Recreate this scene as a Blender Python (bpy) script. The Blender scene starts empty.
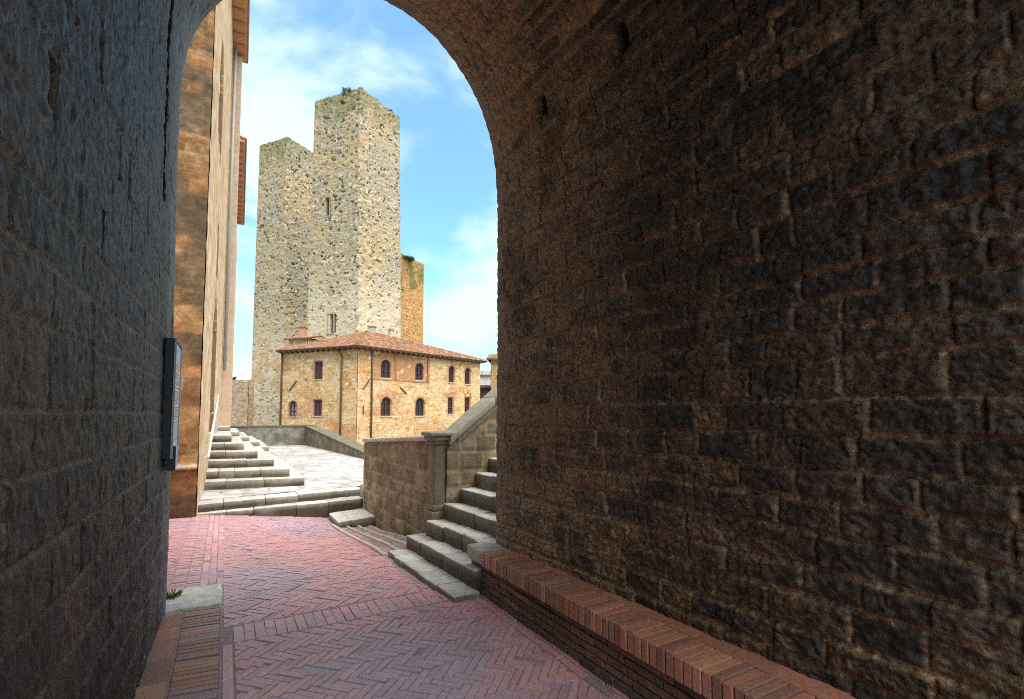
import bpy, bmesh, math, random
import numpy as np
from mathutils import Vector, Matrix
random.seed(7)
scene = bpy.context.scene
COL = scene.collection
PI = math.pi

# ------------------------------------------------------------------ alley frame
TH = math.radians(29.87)
AX = np.array([-math.sin(TH), math.cos(TH), 0.0])      # along the alley
CX = np.array([math.cos(TH), math.sin(TH), 0.0])       # across it, to the right
ZX = np.array([0.0, 0.0, 1.0])

def P(a, c, z):
    return (AX[0]*a + CX[0]*c, AX[1]*a + CX[1]*c, z)

def PN(a, c, z):
    a = np.asarray(a, float); c = np.asarray(c, float); z = np.asarray(z, float)
    return np.stack([AX[0]*a + CX[0]*c, AX[1]*a + CX[1]*c, z + 0*a], -1)

# ------------------------------------------------------------------ numpy noise
def h2(ix, iy, seed):
    ix = ix.astype(np.int64).astype(np.uint64); iy = iy.astype(np.int64).astype(np.uint64)
    h = (ix*np.uint64(374761393) + iy*np.uint64(668265263) + np.uint64(seed*1442695+11)) & np.uint64(0xffffffff)
    h = ((h ^ (h >> np.uint64(13)))*np.uint64(1274126177)) & np.uint64(0xffffffff)
    h = ((h ^ (h >> np.uint64(15)))*np.uint64(2246822519)) & np.uint64(0xffffffff)
    h = h ^ (h >> np.uint64(16))
    return h.astype(np.float64)/4294967295.0

def vnoise(x, y, seed=0):
    x0 = np.floor(x); y0 = np.floor(y)
    fx = x-x0; fy = y-y0
    fx = fx*fx*(3-2*fx); fy = fy*fy*(3-2*fy)
    a = h2(x0, y0, seed); b = h2(x0+1, y0, seed); c = h2(x0, y0+1, seed); d = h2(x0+1, y0+1, seed)
    return (a*(1-fx)+b*fx)*(1-fy) + (c*(1-fx)+d*fx)*fy

def fbm(x, y, octv=4, seed=0, gain=0.5):
    s = 0; amp = 1; tot = 0
    for i in range(octv):
        s = s + amp*vnoise(x*(2.03**i)+i*17.3, y*(2.03**i)-i*9.1, seed+i*7)
        tot += amp; amp *= gain
    return s/tot

def sstep(a, b, x):
    t = np.clip((x-a)/(b-a), 0, 1)
    return t*t*(3-2*t)

# ------------------------------------------------------------------ mesh helpers
def link(o, parent=None):
    COL.objects.link(o)
    if parent is not None:
        o.parent = parent
    return o

def mesh_np(name, co, quads, cols, mat, parent=None, smooth=True):
    me = bpy.data.meshes.new(name)
    n = len(co); f = len(quads)
    me.vertices.add(n); me.vertices.foreach_set('co', np.asarray(co, np.float32).ravel())
    me.loops.add(f*4); me.loops.foreach_set('vertex_index', np.asarray(quads, np.int32).ravel())
    me.polygons.add(f)
    me.polygons.foreach_set('loop_start', np.arange(0, f*4, 4, dtype=np.int32))
    me.polygons.foreach_set('loop_total', np.full(f, 4, np.int32))
    me.update(calc_edges=True)
    if cols is not None:
        at = me.attributes.new('Col', 'FLOAT_COLOR', 'POINT')
        c4 = np.ones((n, 4), np.float32); c4[:, :3] = np.clip(cols, 0.004, 0.95)
        at.data.foreach_set('color', c4.ravel())
    me.polygons.foreach_set('use_smooth', np.full(f, smooth, bool))
    me.materials.append(mat)
    me.update()
    return link(bpy.data.objects.new(name, me), parent)

class MB:
    """collects polygons with a colour per vertex and links them as ONE mesh"""
    def __init__(self):
        self.v = []; self.f = []; self.c = []
    def poly(self, pts, col):
        i = len(self.v)
        self.v += [tuple(p) for p in pts]; self.c += [col]*len(pts)
        self.f.append(tuple(range(i, i+len(pts))))
    def mesh(self, verts, faces, col):
        i = len(self.v)
        self.v += [tuple(p) for p in verts]; self.c += [col]*len(verts)
        self.f += [tuple(i+k for k in f) for f in faces]
    def hexa(self, b, t, col):      # b, t: bottom and top quads in the same order
        self.mesh(list(b)+list(t), [(3, 2, 1, 0), (4, 5, 6, 7), (0, 1, 5, 4), (1, 2, 6, 5), (2, 3, 7, 6), (3, 0, 4, 7)], col)
    def box(self, o, ux, uy, uz, col):
        o = np.array(o, float); ux = np.array(ux, float); uy = np.array(uy, float); uz = np.array(uz, float)
        b = [o, o+ux, o+ux+uy, o+uy]
        self.hexa(b, [p+uz for p in b], col)
    def tube(self, pts, r, col, seg=8):
        pts = [Vector(p) for p in pts]; rings = []
        for k, p in enumerate(pts):
            d = (pts[min(k+1, len(pts)-1)]-pts[max(k-1, 0)]).normalized()
            s = d.cross(Vector((0.3, 0.2, 1)) if abs(d.z) < .9 else Vector((1, 0, 0))).normalized(); t = d.cross(s)
            rr = r[k] if isinstance(r, (list, tuple)) else r
            rings.append([p+(s*math.cos(2*PI*j/seg)+t*math.sin(2*PI*j/seg))*rr for j in range(seg)])
        V = [q for R_ in rings for q in R_]; F = []
        for k in range(len(pts)-1):
            for j in range(seg):
                F.append((k*seg+j, k*seg+(j+1) % seg, (k+1)*seg+(j+1) % seg, (k+1)*seg+j))
        F.append(tuple(range(seg))[::-1]); F.append(tuple((len(pts)-1)*seg+j for j in range(seg)))
        self.mesh(V, F, col)
    def build(self, name, mat, parent=None, smooth=False, bevel=0.0):
        me = bpy.data.meshes.new(name)
        me.from_pydata([tuple(map(float, v)) for v in self.v], [], self.f)
        at = me.attributes.new('Col', 'FLOAT_COLOR', 'POINT')
        c4 = np.ones((len(self.v), 4), np.float32)
        c4[:, :3] = np.array([c[:3] for c in self.c], np.float32)
        at.data.foreach_set('color', c4.ravel())
        me.polygons.foreach_set('use_smooth', np.full(len(me.polygons), smooth, bool))
        me.materials.append(mat); me.update()
        bm = bmesh.new(); bm.from_mesh(me)
        bmesh.ops.recalc_face_normals(bm, faces=bm.faces[:])
        if bevel:
            bmesh.ops.bevel(bm, geom=bm.edges[:], offset=bevel, segments=2, profile=.6, affect='EDGES', clamp_overlap=True)
        bm.to_mesh(me); bm.free()
        return link(bpy.data.objects.new(name, me), parent)

def tag(o, label=None, cat=None, group=None, kind=None):
    if label: o['label'] = label
    if cat: o['category'] = cat
    if group: o['group'] = group
    if kind: o['kind'] = kind
    return o

def thing(name, loc, label, cat, group=None):
    o = bpy.data.objects.new(name, None); o.empty_display_size = .2
    COL.objects.link(o); tag(o, label, cat, group)
    return o          # parts are built in world coordinates, so the empty keeps the identity transform

def struct(o):
    o['kind'] = 'structure'; return o

# ------------------------------------------------------------------ materials
def new_mat(name):
    m = bpy.data.materials.new(name); m.use_nodes = True
    nt = m.node_tree; b = nt.nodes['Principled BSDF']
    return m, nt, b

def nd(nt, typ, **kw):
    n = nt.nodes.new(typ)
    for k, v in kw.items():
        if k.startswith('i_'):
            n.inputs[k[2:].replace('_', ' ')].default_value = v
        else:
            setattr(n, k, v)
    return n

def mat_col(name, scale=30.0, var=.45, bump=.4, bdist=.006, rough=.85, spec=.3, grit=180.0, stain=None, rvar=.0, gain=1.0):
    """albedo from the mesh's own 'Col' attribute times fine noise, with grain bump"""
    m, nt, b = new_mat(name); L = nt.links.new
    at = nd(nt, 'ShaderNodeAttribute', attribute_name='Col')
    tc = nd(nt, 'ShaderNodeTexCoord')
    n1 = nd(nt, 'ShaderNodeTexNoise', i_Scale=scale, i_Detail=6.0, i_Roughness=.65)
    n2 = nd(nt, 'ShaderNodeTexNoise', i_Scale=grit, i_Detail=3.0, i_Roughness=.7)
    L(tc.outputs['Object'], n1.inputs['Vector']); L(tc.outputs['Object'], n2.inputs['Vector'])
    mr = nd(nt, 'ShaderNodeMapRange'); mr.inputs[1].default_value = .3; mr.inputs[2].default_value = .7
    mr.inputs[3].default_value = 1-var; mr.inputs[4].default_value = 1+var
    L(n1.outputs['Fac'], mr.inputs[0])
    mx = nd(nt, 'ShaderNodeMix', data_type='RGBA', blend_type='MULTIPLY'); mx.inputs[0].default_value = 1
    mr2 = nd(nt, 'ShaderNodeMapRange'); mr2.inputs[1].default_value = .32; mr2.inputs[2].default_value = .68; mr2.inputs[3].default_value = (1-var*.8)*gain; mr2.inputs[4].default_value = (1+var*.8)*gain
    L(n2.outputs['Fac'], mr2.inputs[0])
    mm = nd(nt, 'ShaderNodeMath', operation='MULTIPLY'); L(mr.outputs[0], mm.inputs[0]); L(mr2.outputs[0], mm.inputs[1])
    L(at.outputs['Color'], mx.inputs[6]); L(mm.outputs[0], mx.inputs[7])
    out = mx.outputs[2]
    if stain:
        n3 = nd(nt, 'ShaderNodeTexNoise', i_Scale=stain[0], i_Detail=5.0, i_Roughness=.6)
        L(tc.outputs['Object'], n3.inputs['Vector'])
        r3 = nd(nt, 'ShaderNodeMapRange'); r3.inputs[1].default_value = stain[1]; r3.inputs[2].default_value = stain[1]+.12
        L(n3.outputs['Fac'], r3.inputs[0])
        m3 = nd(nt, 'ShaderNodeMix', data_type='RGBA'); m3.inputs[7].default_value = (*stain[2], 1)
        mu = nd(nt, 'ShaderNodeMath', operation='MULTIPLY'); mu.inputs[1].default_value = stain[3]
        L(r3.outputs[0], mu.inputs[0]); L(mu.outputs[0], m3.inputs[0]); L(out, m3.inputs[6])
        out = m3.outputs[2]
    L(out, b.inputs['Base Color'])
    ad = nd(nt, 'ShaderNodeMath', operation='MULTIPLY_ADD'); ad.inputs[1].default_value = .5
    L(n2.outputs['Fac'], ad.inputs[0]); L(n1.outputs['Fac'], ad.inputs[2])
    bp = nd(nt, 'ShaderNodeBump', i_Strength=bump, i_Distance=bdist)
    L(ad.outputs[0], bp.inputs['Height']); L(bp.outputs[0], b.inputs['Normal'])
    b.inputs['Specular IOR Level'].default_value = spec
    b.inputs['Roughness'].default_value = rough
    if rvar:
        rr = nd(nt, 'ShaderNodeMapRange'); rr.inputs[1].default_value = .3; rr.inputs[2].default_value = .7
        rr.inputs[3].default_value = rough-rvar; rr.inputs[4].default_value = min(1, rough+rvar)
        L(n1.outputs['Fac'], rr.inputs[0]); L(rr.outputs[0], b.inputs['Roughness'])
    return m

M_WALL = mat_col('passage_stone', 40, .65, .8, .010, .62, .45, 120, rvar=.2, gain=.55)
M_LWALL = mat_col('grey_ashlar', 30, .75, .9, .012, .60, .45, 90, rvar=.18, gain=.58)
M_FAR = mat_col('far_masonry', 6, .28, .5, .03, .9, .2, 22, gain=.98)
M_PLAST = mat_col('old_plaster', 4, .18, .5, .015, .9, .2, 40, gain=.82)
M_BRICK = mat_col('paving_brick', 45, .24, .5, .003, .36, .6, 260, stain=(1.9, .56, (.30, .205, .205), .40), rvar=.12, gain=.86)
M_BENCH = mat_col('bench_brick', 34, .5, .7, .008, .7, .4, 130, gain=.8)
M_STEP = mat_col('step_stone', 14, .28, .5, .008, .7, .35, 120, stain=(5.0, .58, (.16, .14, .11), .45), gain=.96)
M_SLAB = mat_col('terrace_slab', 5, .2, .4, .008, .75, .35, 90, stain=(2.2, .6, (.24, .225, .20), .4), gain=1.0)
M_TILE = mat_col('roof_tile', 9, .35, .4, .01, .85, .25, 60, stain=(3.0, .62, (.20, .19, .08), .6), gain=.8)
M_MORT = mat_col('mortar', 40, .35, .5, .004, .95, .2, 200)
M_PAR = mat_col('parapet_render', 3, .3, .6, .012, .92, .2, 45, stain=(1.6, .52, (.12, .11, .08), .7), gain=.75)
M_MET = mat_col('painted_metal', 60, .12, .1, .001, .45, .5, 300)
M_WOOD = mat_col('dark_wood', 18, .25, .3, .003, .7, .3, 120)
M_LEAF = mat_col('leaf', 20, .35, .1, .002, .7, .3, 100)
M_EARTH = mat_col('far_ground', .6, .3, .5, .03, .95, .2, 8)
M_GLASS = mat_col('window_glass', 3, .5, .05, .002, .22, .25, 20)

# ------------------------------------------------------------------ masonry
def masonry(U, V, seed=1, ch=(.2, .26), sl=(.3, .5), joint=.012, relief=.03, rough=.012, rfreq=14.0, wob=.012,
            palette=((.1, .08, .06),), mortar=(.2, .13, .07), var=.35, hole=(0, 0), mort_in=.0, tilt=.0, keepstone=.0, sharp=1.6, vj=1.0):
    rs = np.random.RandomState(seed)
    u = U + (fbm(U*3.1, V*3.1, 3, seed+1)-.5)*2*wob
    v = V + (fbm(U*2.3+40, V*2.3, 3, seed+2)-.5)*2*wob
    v0, v1 = v.min()-.01, v.max()+.01
    b = [v0-rs.uniform(0, ch[0])]
    while b[-1] < v1:
        b.append(b[-1]+rs.uniform(*ch))
    b = np.array(b); idx = np.clip(np.searchsorted(b, v)-1, 0, len(b)-2)
    u0, u1 = u.min()-.01, u.max()+.01
    ul = np.zeros_like(u); ur = np.zeros_like(u); sid = np.zeros_like(u)
    for j in range(len(b)-1):
        e = [u0-rs.uniform(0, sl[1])]
        while e[-1] < u1:
            e.append(e[-1]+rs.uniform(*sl))
        m = idx == j
        if not m.any():
            continue
        e = np.array(e); k = np.clip(np.searchsorted(e, u[m])-1, 0, len(e)-2)
        ul[m] = e[k]; ur[m] = e[k+1]; sid[m] = k
    vb = b[idx]; vt = b[idx+1]
    d = np.minimum(np.minimum(u-ul, ur-u)*vj, np.minimum(v-vb, vt-v))
    r1 = h2(sid, idx, seed+11); r2 = h2(sid, idx, seed+12); r3 = h2(sid, idx, seed+13); r4 = h2(sid, idx, seed+14)
    body = sstep(joint*.5, joint*.5+joint*sharp, d)
    if keepstone:                                           # joints smeared with mortar here and there
        body = np.maximum(body, sstep(1-keepstone, 1-keepstone+.2, fbm(U*1.3, V*1.9, 3, seed+31)*1.35))
    n = fbm(U*rfreq, V*rfreq, 4, seed+3)
    h = relief*body*(.45+.75*r1) + (n-.5)*2*rough*(.4+.6*body) + rough
    if tilt:
        h = h + body*tilt*((u-ul)/(ur-ul)-.5)*(r4-.5)*2
    pal = np.array(palette); k = np.minimum((r2*len(pal)).astype(int), len(pal)-1)
    col = pal[k]*(1+var*(r3-.5)*2)[..., None]
    col = col*(1+.5*(fbm(U*5, V*5, 4, seed+5)-.5)*2)[..., None]
    mo = np.array(mortar)*(1+.5*(fbm(U*9, V*9, 3, seed+6)-.5)*2)[..., None]
    w = body[..., None]
    col = col*w + mo*(1-w)
    if hole[0]:
        hm = (r4 < hole[0]) & (d > joint)
        h = np.where(hm, h-hole[1]*sstep(joint, joint*3, d), h)
    return h, col, d, (r1, r2, r3, r4)

def grid_quads(nu, nv, keep=None):
    i = np.arange(nu*nv).reshape(nu, nv)
    q = np.stack([i[:-1, :-1], i[1:, :-1], i[1:, 1:], i[:-1, 1:]], -1).reshape(-1, 4)
    if keep is not None:
        kk = keep[:-1, :-1] & keep[1:, :-1] & keep[1:, 1:] & keep[:-1, 1:]
        q = q[kk.ravel()]
    return q

def wall_patch(name, o, ud, vd, W, H, res, mat, parent, params, edit=None, u0=0.0, v0=0.0, keep=None):
    """a flat piece of masonry: origin o, unit axes ud / vd, outward normal ud x vd"""
    o = np.array(o, float); ud = np.array(ud, float); vd = np.array(vd, float)
    nrm = np.cross(ud, vd); nrm /= np.linalg.norm(nrm)
    nu = max(2, int(W/res)+1); nv = max(2, int(H/res)+1)
    U, V = np.meshgrid(np.linspace(0, W, nu), np.linspace(0, H, nv), indexing='ij')
    h, col, d, r = masonry(U+u0, V+v0, **params)
    if edit:
        h, col = edit(U, V, h, col)
    co = o + U[..., None]*ud + V[..., None]*vd + h[..., None]*nrm
    kp = keep(U, V) if keep else None
    return mesh_np(name, co.reshape(-1, 3), grid_quads(nu, nv, kp), col.reshape(-1, 3), mat, parent)

# ------------------------------------------------------------------ ground levels
def zpav(a, c):
    a = np.asarray(a, float); c = np.asarray(c, float)
    r = sstep(5.3, 9.3, a)
    return -.134*np.clip(c+.40, 0, 3.2)*r+(fbm(a*1.3+7, c*1.3+3, 3, 55)-.5)*.022

# ================================================================== SETTING
# far ground to the horizon
gm = MB()
R = 2500
gm.poly([(-R, -R, -1.62), (R, -R, -1.62), (R, R, -1.62), (-R, R, -1.62)], (.20, .17, .13))
g = struct(gm.build('ground', M_EARTH))

# mortar bed under the brick paving
na, nc = 120, 26
Ag, Cg = np.meshgrid(np.linspace(-12, 10.3, na), np.linspace(-1.6, 3.2, nc), indexing='ij')
z = zpav(Ag, Cg)-.0055+(fbm(Ag*4, Cg*4, 3, 5)-.5)*.0025
cc = np.array((.34, .235, .235))*(1+.5*(fbm(Ag*3, Cg*3, 3, 9)-.5))[..., None]
struct(mesh_np('paving_bed', PN(Ag, Cg, z).reshape(-1, 3), grid_quads(na, nc), cc.reshape(-1, 3), M_MORT))

def clip(poly, a, b, cc_):      # keep the side a*x+b*y <= cc_
    out = []
    for i in range(len(poly)):
        p, q = poly[i], poly[(i+1) % len(poly)]
        dp = a*p[0]+b*p[1]-cc_; dq = a*q[0]+b*q[1]-cc_
        if dp <= 0: out.append(p)
        if dp*dq < 0:
            t = dp/(dp-dq); out.append((p[0]+(q[0]-p[0])*t, p[1]+(q[1]-p[1])*t))
    return out

rb = random.Random(3)
PINK = [(.62, .36, .395), (.64, .375, .405), (.59, .345, .385), (.66, .39, .41), (.60, .375, .425), (.57, .36, .41), (.65, .375, .38)]
RUST = [(.38, .17, .12), (.42, .19, .125), (.32, .16, .12), (.30, .19, .165), (.40, .22, .165), (.27, .155, .13)]
def brick(mb, poly, col, top=.0, inset=.004, zf=zpav, drop=.014):
    """one paver: outline (a, c), a small chamfer round its top"""
    if len(poly) < 3: return
    ar = 0
    for i in range(len(poly)):
        p, q = poly[i], poly[(i+1) % len(poly)]; ar += p[0]*q[1]-q[0]*p[1]
    if abs(ar) < .0016: return
    cx = sum(p[0] for p in poly)/len(poly); cy = sum(p[1] for p in poly)/len(poly)
    tx, ty = rb.gauss(0, .012), rb.gauss(0, .012)
    zz = lambda a, c: float(zf(a, c))+top+(a-cx)*tx+(c-cy)*ty
    n = len(poly); low = []; up = []
    for (a, c) in poly:
        l = math.hypot(a-cx, c-cy); k = 1-min(.3, inset*1.5/l)
        low.append(P(a, c, zz(a, c)-drop)); a2, c2 = cx+(a-cx)*k, cy+(c-cy)*k
        up.append(P(a2, c2, zz(a2, c2)))
    mb.mesh(low+up, [tuple(range(n, 2*n))]+[(i, (i+1) % n, n+(i+1) % n, n+i) for i in range(n)], col)

def jit(col, s=.12):
    k = 1+rb.uniform(-s, s); return tuple(x*k*(1+rb.uniform(-.04, .04)) for x in col)

def tone(a, c, base):
    """worn, greyer and redder areas of the paving"""
    g_ = float(fbm(np.array([a*.9]), np.array([c*.9]), 3, 77)[0]); col = list(base)
    if g_ > .56: col = [col[0]*.8+.05, col[1]*.9+.035, col[2]*.9+.06]
    elif g_ < .42: col = [col[0]*1.08, col[1]*.96, col[2]*.92]
    if rb.random() < .03: col = [.36, .27, .31]
    return jit(col, .08)

def herring(mb, clips, a0, a1, c0, c1, w=.051, n=4, gap=.004, rot=45):
    cr, sr = math.cos(math.radians(rot)), math.sin(math.radians(rot))
    ctr = ((a0+a1)/2, (c0+c1)/2); rad = math.hypot(a1-a0, c1-c0)/2
    K = int(rad/w)+3
    for x in range(-K, K):
        for y in range(-K, K):
            t = (x-y) % (2*n)
            if t == 0: r = (x*w, y*w, (x+n)*w, (y+1)*w)
            elif t == 2*n-1: r = (x*w, y*w, (x+1)*w, (y+n)*w)
            else: continue
            pts = [(r[0]+gap/2, r[1]+gap/2), (r[2]-gap/2, r[1]+gap/2), (r[2]-gap/2, r[3]-gap/2), (r[0]+gap/2, r[3]-gap/2)]
            pts = [(p[0]+rb.gauss(0, .0018), p[1]+rb.gauss(0, .0018)) for p in pts]
            poly = [(ctr[0]+p[0]*cr-p[1]*sr, ctr[1]+p[0]*sr+p[1]*cr) for p in pts]
            for cl in clips:
                poly = clip(poly, *cl)
                if not poly: break
            if poly:
                mx = sum(p[0] for p in poly)/len(poly); my = sum(p[1] for p in poly)/len(poly)
                brick(mb, poly, tone(mx, my, rb.choice(PINK)), top=rb.gauss(0, .0022))

def running(mb, a0, a1, c0, c1, da, dc, along='c', gap=.007, pal=PINK, top=0., skew=0.):
    """courses of pavers; along='c' lays them across the alley"""
    if along == 'c':
        a = a0; k = 0
        while a < a1-.01:
            c = c0-(dc*.5 if k % 2 else 0)
            while c < c1-.005:
                p, q = max(c, c0), min(c+dc, c1)
                if q-p > .02:
                    pts = [(a+gap/2+skew*(p-c0), p+gap/2), (a+da-gap/2+skew*(p-c0), p+gap/2), (a+da-gap/2+skew*(q-c0), q-gap/2), (a+gap/2+skew*(q-c0), q-gap/2)]
                    brick(mb, pts, tone(a, c, rb.choice(pal)), top=top+rb.gauss(0, .0025))
                c += dc
            a += da; k += 1
    else:
        c = c0; k = 0
        while c < c1-.005:
            a = a0-(da*.5 if k % 2 else 0)
            while a < a1-.01:
                p, q = max(a, a0), min(a+da, a1)
                if q-p > .02:
                    brick(mb, [(p+gap/2, c+gap/2), (q-gap/2, c+gap/2), (q-gap/2, c+dc-gap/2), (p+gap/2, c+dc-gap/2)], tone(a, c, rb.choice(pal)), top=top+rb.gauss(0, .0025))
                a += da
            c += dc; k += 1

pv = MB()
def BA(c): return 4.16+.03*c          # lower edge of the soldier band
# near field: below the band
herring(pv, [(1, 0, 4.10), (0, -1, -.105), (0, 1, 1.93), (-1, 0, 1.0)], -.6, 4.2, .0, 2.0)
# far field: from the band to the steps
herring(pv, [(-1, 0, -4.42), (0, -1, -.04), (0, 1, 1.60), (1, -.09, 9.60)], 4.3, 9.8, -.1, 1.7)
herring(pv, [(-1, 0, -4.42), (0, -1, -1.61), (0, 1, 1.93), (1, 0, 4.62)], 4.3, 4.7, 1.6, 1.95)
# left margin beyond the slab: bricks laid across
running(pv, 5.52, 9.60, -.39, -.15, .066, .25)
running(pv, 5.52, 9.60, -.15, .03, .26, .066, 'a')
running(pv, 5.2, 9.3, -1.6, -.40, .066, .26)
# soldier band, edging course and right margin
running(pv, 4.11, 4.41, .105, 1.60, .30, .070, 'a', pal=PINK, gap=.003)
running(pv, 4.11, 4.41, 1.61, 1.93, .15, .075, 'a')
running(pv, -.6, 4.10, .035, .10, .26, .066, 'a')
running(pv, -.6, 4.6, 1.935, 2.04, .26, .066, 'a')
struct(pv.build('pavement', M_BRICK))

# left strip: narrow bricks on edge, square tiles by the wall, stone slab at the end
gs = MB()
running(gs, .2, 4.93, -.235, .025, .058, .52, 'c', gap=.008, pal=RUST, top=.006, skew=-.10)
a = .2
while a < 4.8:
    l = rb.uniform(.24, .34)
    brick(gs, [(a, -.41), (a+l-.008, -.41), (a+l-.008, -.245), (a, -.245)], jit(rb.choice([(.40, .18, .11), (.34, .17, .12), (.44, .22, .15), (.30, .17, .14)])), top=.004)
    a += l
struct(gs.build('gutter_paving', M_BRICK))

# drain: coarse bricks and thin stone strips falling to the low wall
dr = MB()
for k, c0 in enumerate((1.68, 1.875, 2.07)):
    running(dr, 5.85, 8.75, c0, c0+.13, .16, .062, 'a', gap=.016, pal=[(.34, .20, .16), (.28, .17, .13), (.38, .22, .17), (.24, .17, .13)], top=-.005)
for c0 in (1.61, 1.815, 2.01, 2.205):
    a = 5.75
    while a < 8.7:
        l = rb.uniform(.5, .95)
        brick(dr, [(a, c0), (a+l-.01, c0), (a+l-.01, c0+.052), (a, c0+.052)], jit((.58, .55, .48), .1), top=.022, drop=.05)
        a += l
struct(dr.build('drain_paving', M_BRICK))

# ------------------------------------------------------------------ rough stone blocks
def rough_block(bm, layer, corners, z0, z1, col, cut=.07, amp=.006, bev=.012, seed=0, grime=0.0):  # grime: strength of brown dirt plus painted riser shade below the tread edge
    """corners: four (a, c) points; top and bottom may carry per-corner heights"""
    zt = z1 if isinstance(z1, (list, tuple)) else [z1]*4
    zb = z0 if isinstance(z0, (list, tuple)) else [z0]*4
    b2 = bmesh.new()
    v = [b2.verts.new(P(a, c, zb[i])) for i, (a, c) in enumerate(corners)]+[b2.verts.new(P(a, c, zt[i])) for i, (a, c) in enumerate(corners)]
    for f in [(3, 2, 1, 0), (4, 5, 6, 7), (0, 1, 5, 4), (1, 2, 6, 5), (2, 3, 7, 6), (3, 0, 4, 7)]:
        b2.faces.new([v[i] for i in f])
    bmesh.ops.recalc_face_normals(b2, faces=b2.faces[:])
    bmesh.ops.bevel(b2, geom=b2.edges[:], offset=bev, segments=2, profile=.5, affect='EDGES', clamp_overlap=True)
    for _ in range(3):
        es = [e for e in b2.edges if e.calc_length() > cut*1.6]
        if not es: break
        bmesh.ops.subdivide_edges(b2, edges=es, cuts=1, use_grid_fill=True)
    b2.normal_update()
    riser_w = {}
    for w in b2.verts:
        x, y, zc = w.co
        riser_w[w] = min(1, max(0, (max(zt)-.004-zc)/bev))*grime*min(1, .62+.75*float(fbm(np.array([x*3+y]), np.array([zc*5+y*2]), 3, seed+5)[0])) if grime else 0  # below the tread edge: brown dirt plus riser shade painted into the colour
        q = float(fbm(np.array([x*7+zc*5]), np.array([y*7-zc*6]), 3, seed)[0])-.5
        w.co += w.normal*q*2*amp
    off = len(bm.verts); m = {}
    for w in b2.verts:
        nv = bm.verts.new(w.co); g1 = riser_w[w]; nv[layer] = (col[0]*(1-g1)+.052*g1, col[1]*(1-g1)+.034*g1, col[2]*(1-g1)+.015*g1, 1); m[w] = nv
    for f in b2.faces:
        nf = bm.faces.new([m[w] for w in f.verts]); nf.smooth = True
    b2.free()

def blocks(name, mat, parent, items, **kw):
    bm = bmesh.new(); ly = bm.verts.layers.float_color.new('Col')
    for i, (corners, z0, z1, col) in enumerate(items):
        rough_block(bm, ly, corners, z0, z1, col, seed=int(abs(hash((name, i, round(corners[0][0]*100))))) % 997, **kw)
    me = bpy.data.meshes.new(name); bm.to_mesh(me); bm.free(); me.materials.append(mat)
    return link(bpy.data.objects.new(name, me), parent)

STONE = [(.53, .505, .455), (.49, .47, .425), (.56, .53, .475), (.47, .455, .415), (.54, .50, .435)]
rk = random.Random(12)
def stone(): 
    k = rk.uniform(.9, 1.1); return tuple(x*k for x in rk.choice(STONE))

def lerp(a, b, t): return a+(b-a)*t
def step_blocks(p, q, depth, z0, z1, lens, axis):
    """slabs in a row from (a, c) p to q; the tread runs back by depth along axis (unit a, c)"""
    n = len(lens); tot = sum(lens); t = 0; out = []
    g_ = .0022/max(.1, math.hypot(q[0]-p[0], q[1]-p[1]))
    for l in lens:
        t1 = t+l/tot
        a0 = (lerp(p[0], q[0], t+g_), lerp(p[1], q[1], t+g_)); a1 = (lerp(p[0], q[0], t1-g_), lerp(p[1], q[1], t1-g_))
        jz = rk.uniform(-.007, .007); jd = rk.uniform(-.014, .014)
        out.append(([(a0[0]+axis[0]*jd, a0[1]+axis[1]*jd), (a1[0]+axis[0]*jd, a1[1]+axis[1]*jd), (a1[0]+axis[0]*depth, a1[1]+axis[1]*depth), (a0[0]+axis[0]*depth, a0[1]+axis[1]*depth)], z0, z1+jz, stone()))
        t = t1
    return out

tag(blocks('stone_slab', M_STEP, None, [([(4.95, -.40), (4.95, .03), (5.50, .03), (5.50, -.40)], -.06, .026, (.56, .53, .46))], amp=.016, bev=.018, cut=.035),
    'pale worn stone slab set in the brick floor at the foot of the grey left wall', 'stone slab')

# ================================================================== PASSAGE (vaulted tunnel the camera stands in)
passage = thing('vaulted_passage', (0, 0, 0), 'dark vaulted stone passage whose round arch frames the towers and steps', 'archway')
PROF = [(-.38, -.32), (-.38, .74), (-.40, 2.0), (-.42, 3.0), (-.43, 3.98), (-.43, 4.5), (-.41, 4.75), (-.38, 4.92), (-.32, 5.09), (-.15, 5.36), (.08, 5.58),
        (.37, 5.71), (.75, 5.73), (1.11, 5.66), (1.41, 5.53), (1.70, 5.32), (1.97, 4.96), (2.15, 4.60), (2.25, 4.20), (2.29, 3.72), (2.29, 2.5), (2.285, 1.2), (2.28, -.32)]
PR = np.array(PROF)
seg = np.sqrt((np.diff(PR, axis=0)**2).sum(1)); SL = np.concatenate([[0], np.cumsum(seg)]); STOT = SL[-1]
# smooth resampled profile
ss = np.linspace(0, STOT, 700)
pc = np.interp(ss, SL, PR[:, 0]); pz = np.interp(ss, SL, PR[:, 1])
ker = np.hanning(37); ker /= ker.sum()
def smooth(x):
    xp = np.concatenate([2*x[0]-x[18:0:-1], x, 2*x[-1]-x[-2:-20:-1]]); return np.convolve(xp, ker, 'valid')
pc = smooth(pc); pz = smooth(pz)
def mouth_a(c): return 5.15-.335*(c+.38)
def prof(s):
    c = np.interp(s, ss, pc); z_ = np.interp(s, ss, pz)
    e = .02
    dc = np.interp(s+e, ss, pc)-np.interp(s-e, ss, pc); dz = np.interp(s+e, ss, pz)-np.interp(s-e, ss, pz)
    l = np.sqrt(dc*dc+dz*dz)+1e-9
    return c, z_, dz/l, -dc/l            # inward normal (c, z): left wall points to +c
S_L = float(np.interp(0, [0], [0]))
s_left = float(ss[np.argmax((pz > 3.85) & (pc > -.05))])             # end of the left wall
s_right = float(ss[len(pz)-1-np.argmax(pz[::-1] > 3.9)])
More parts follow.
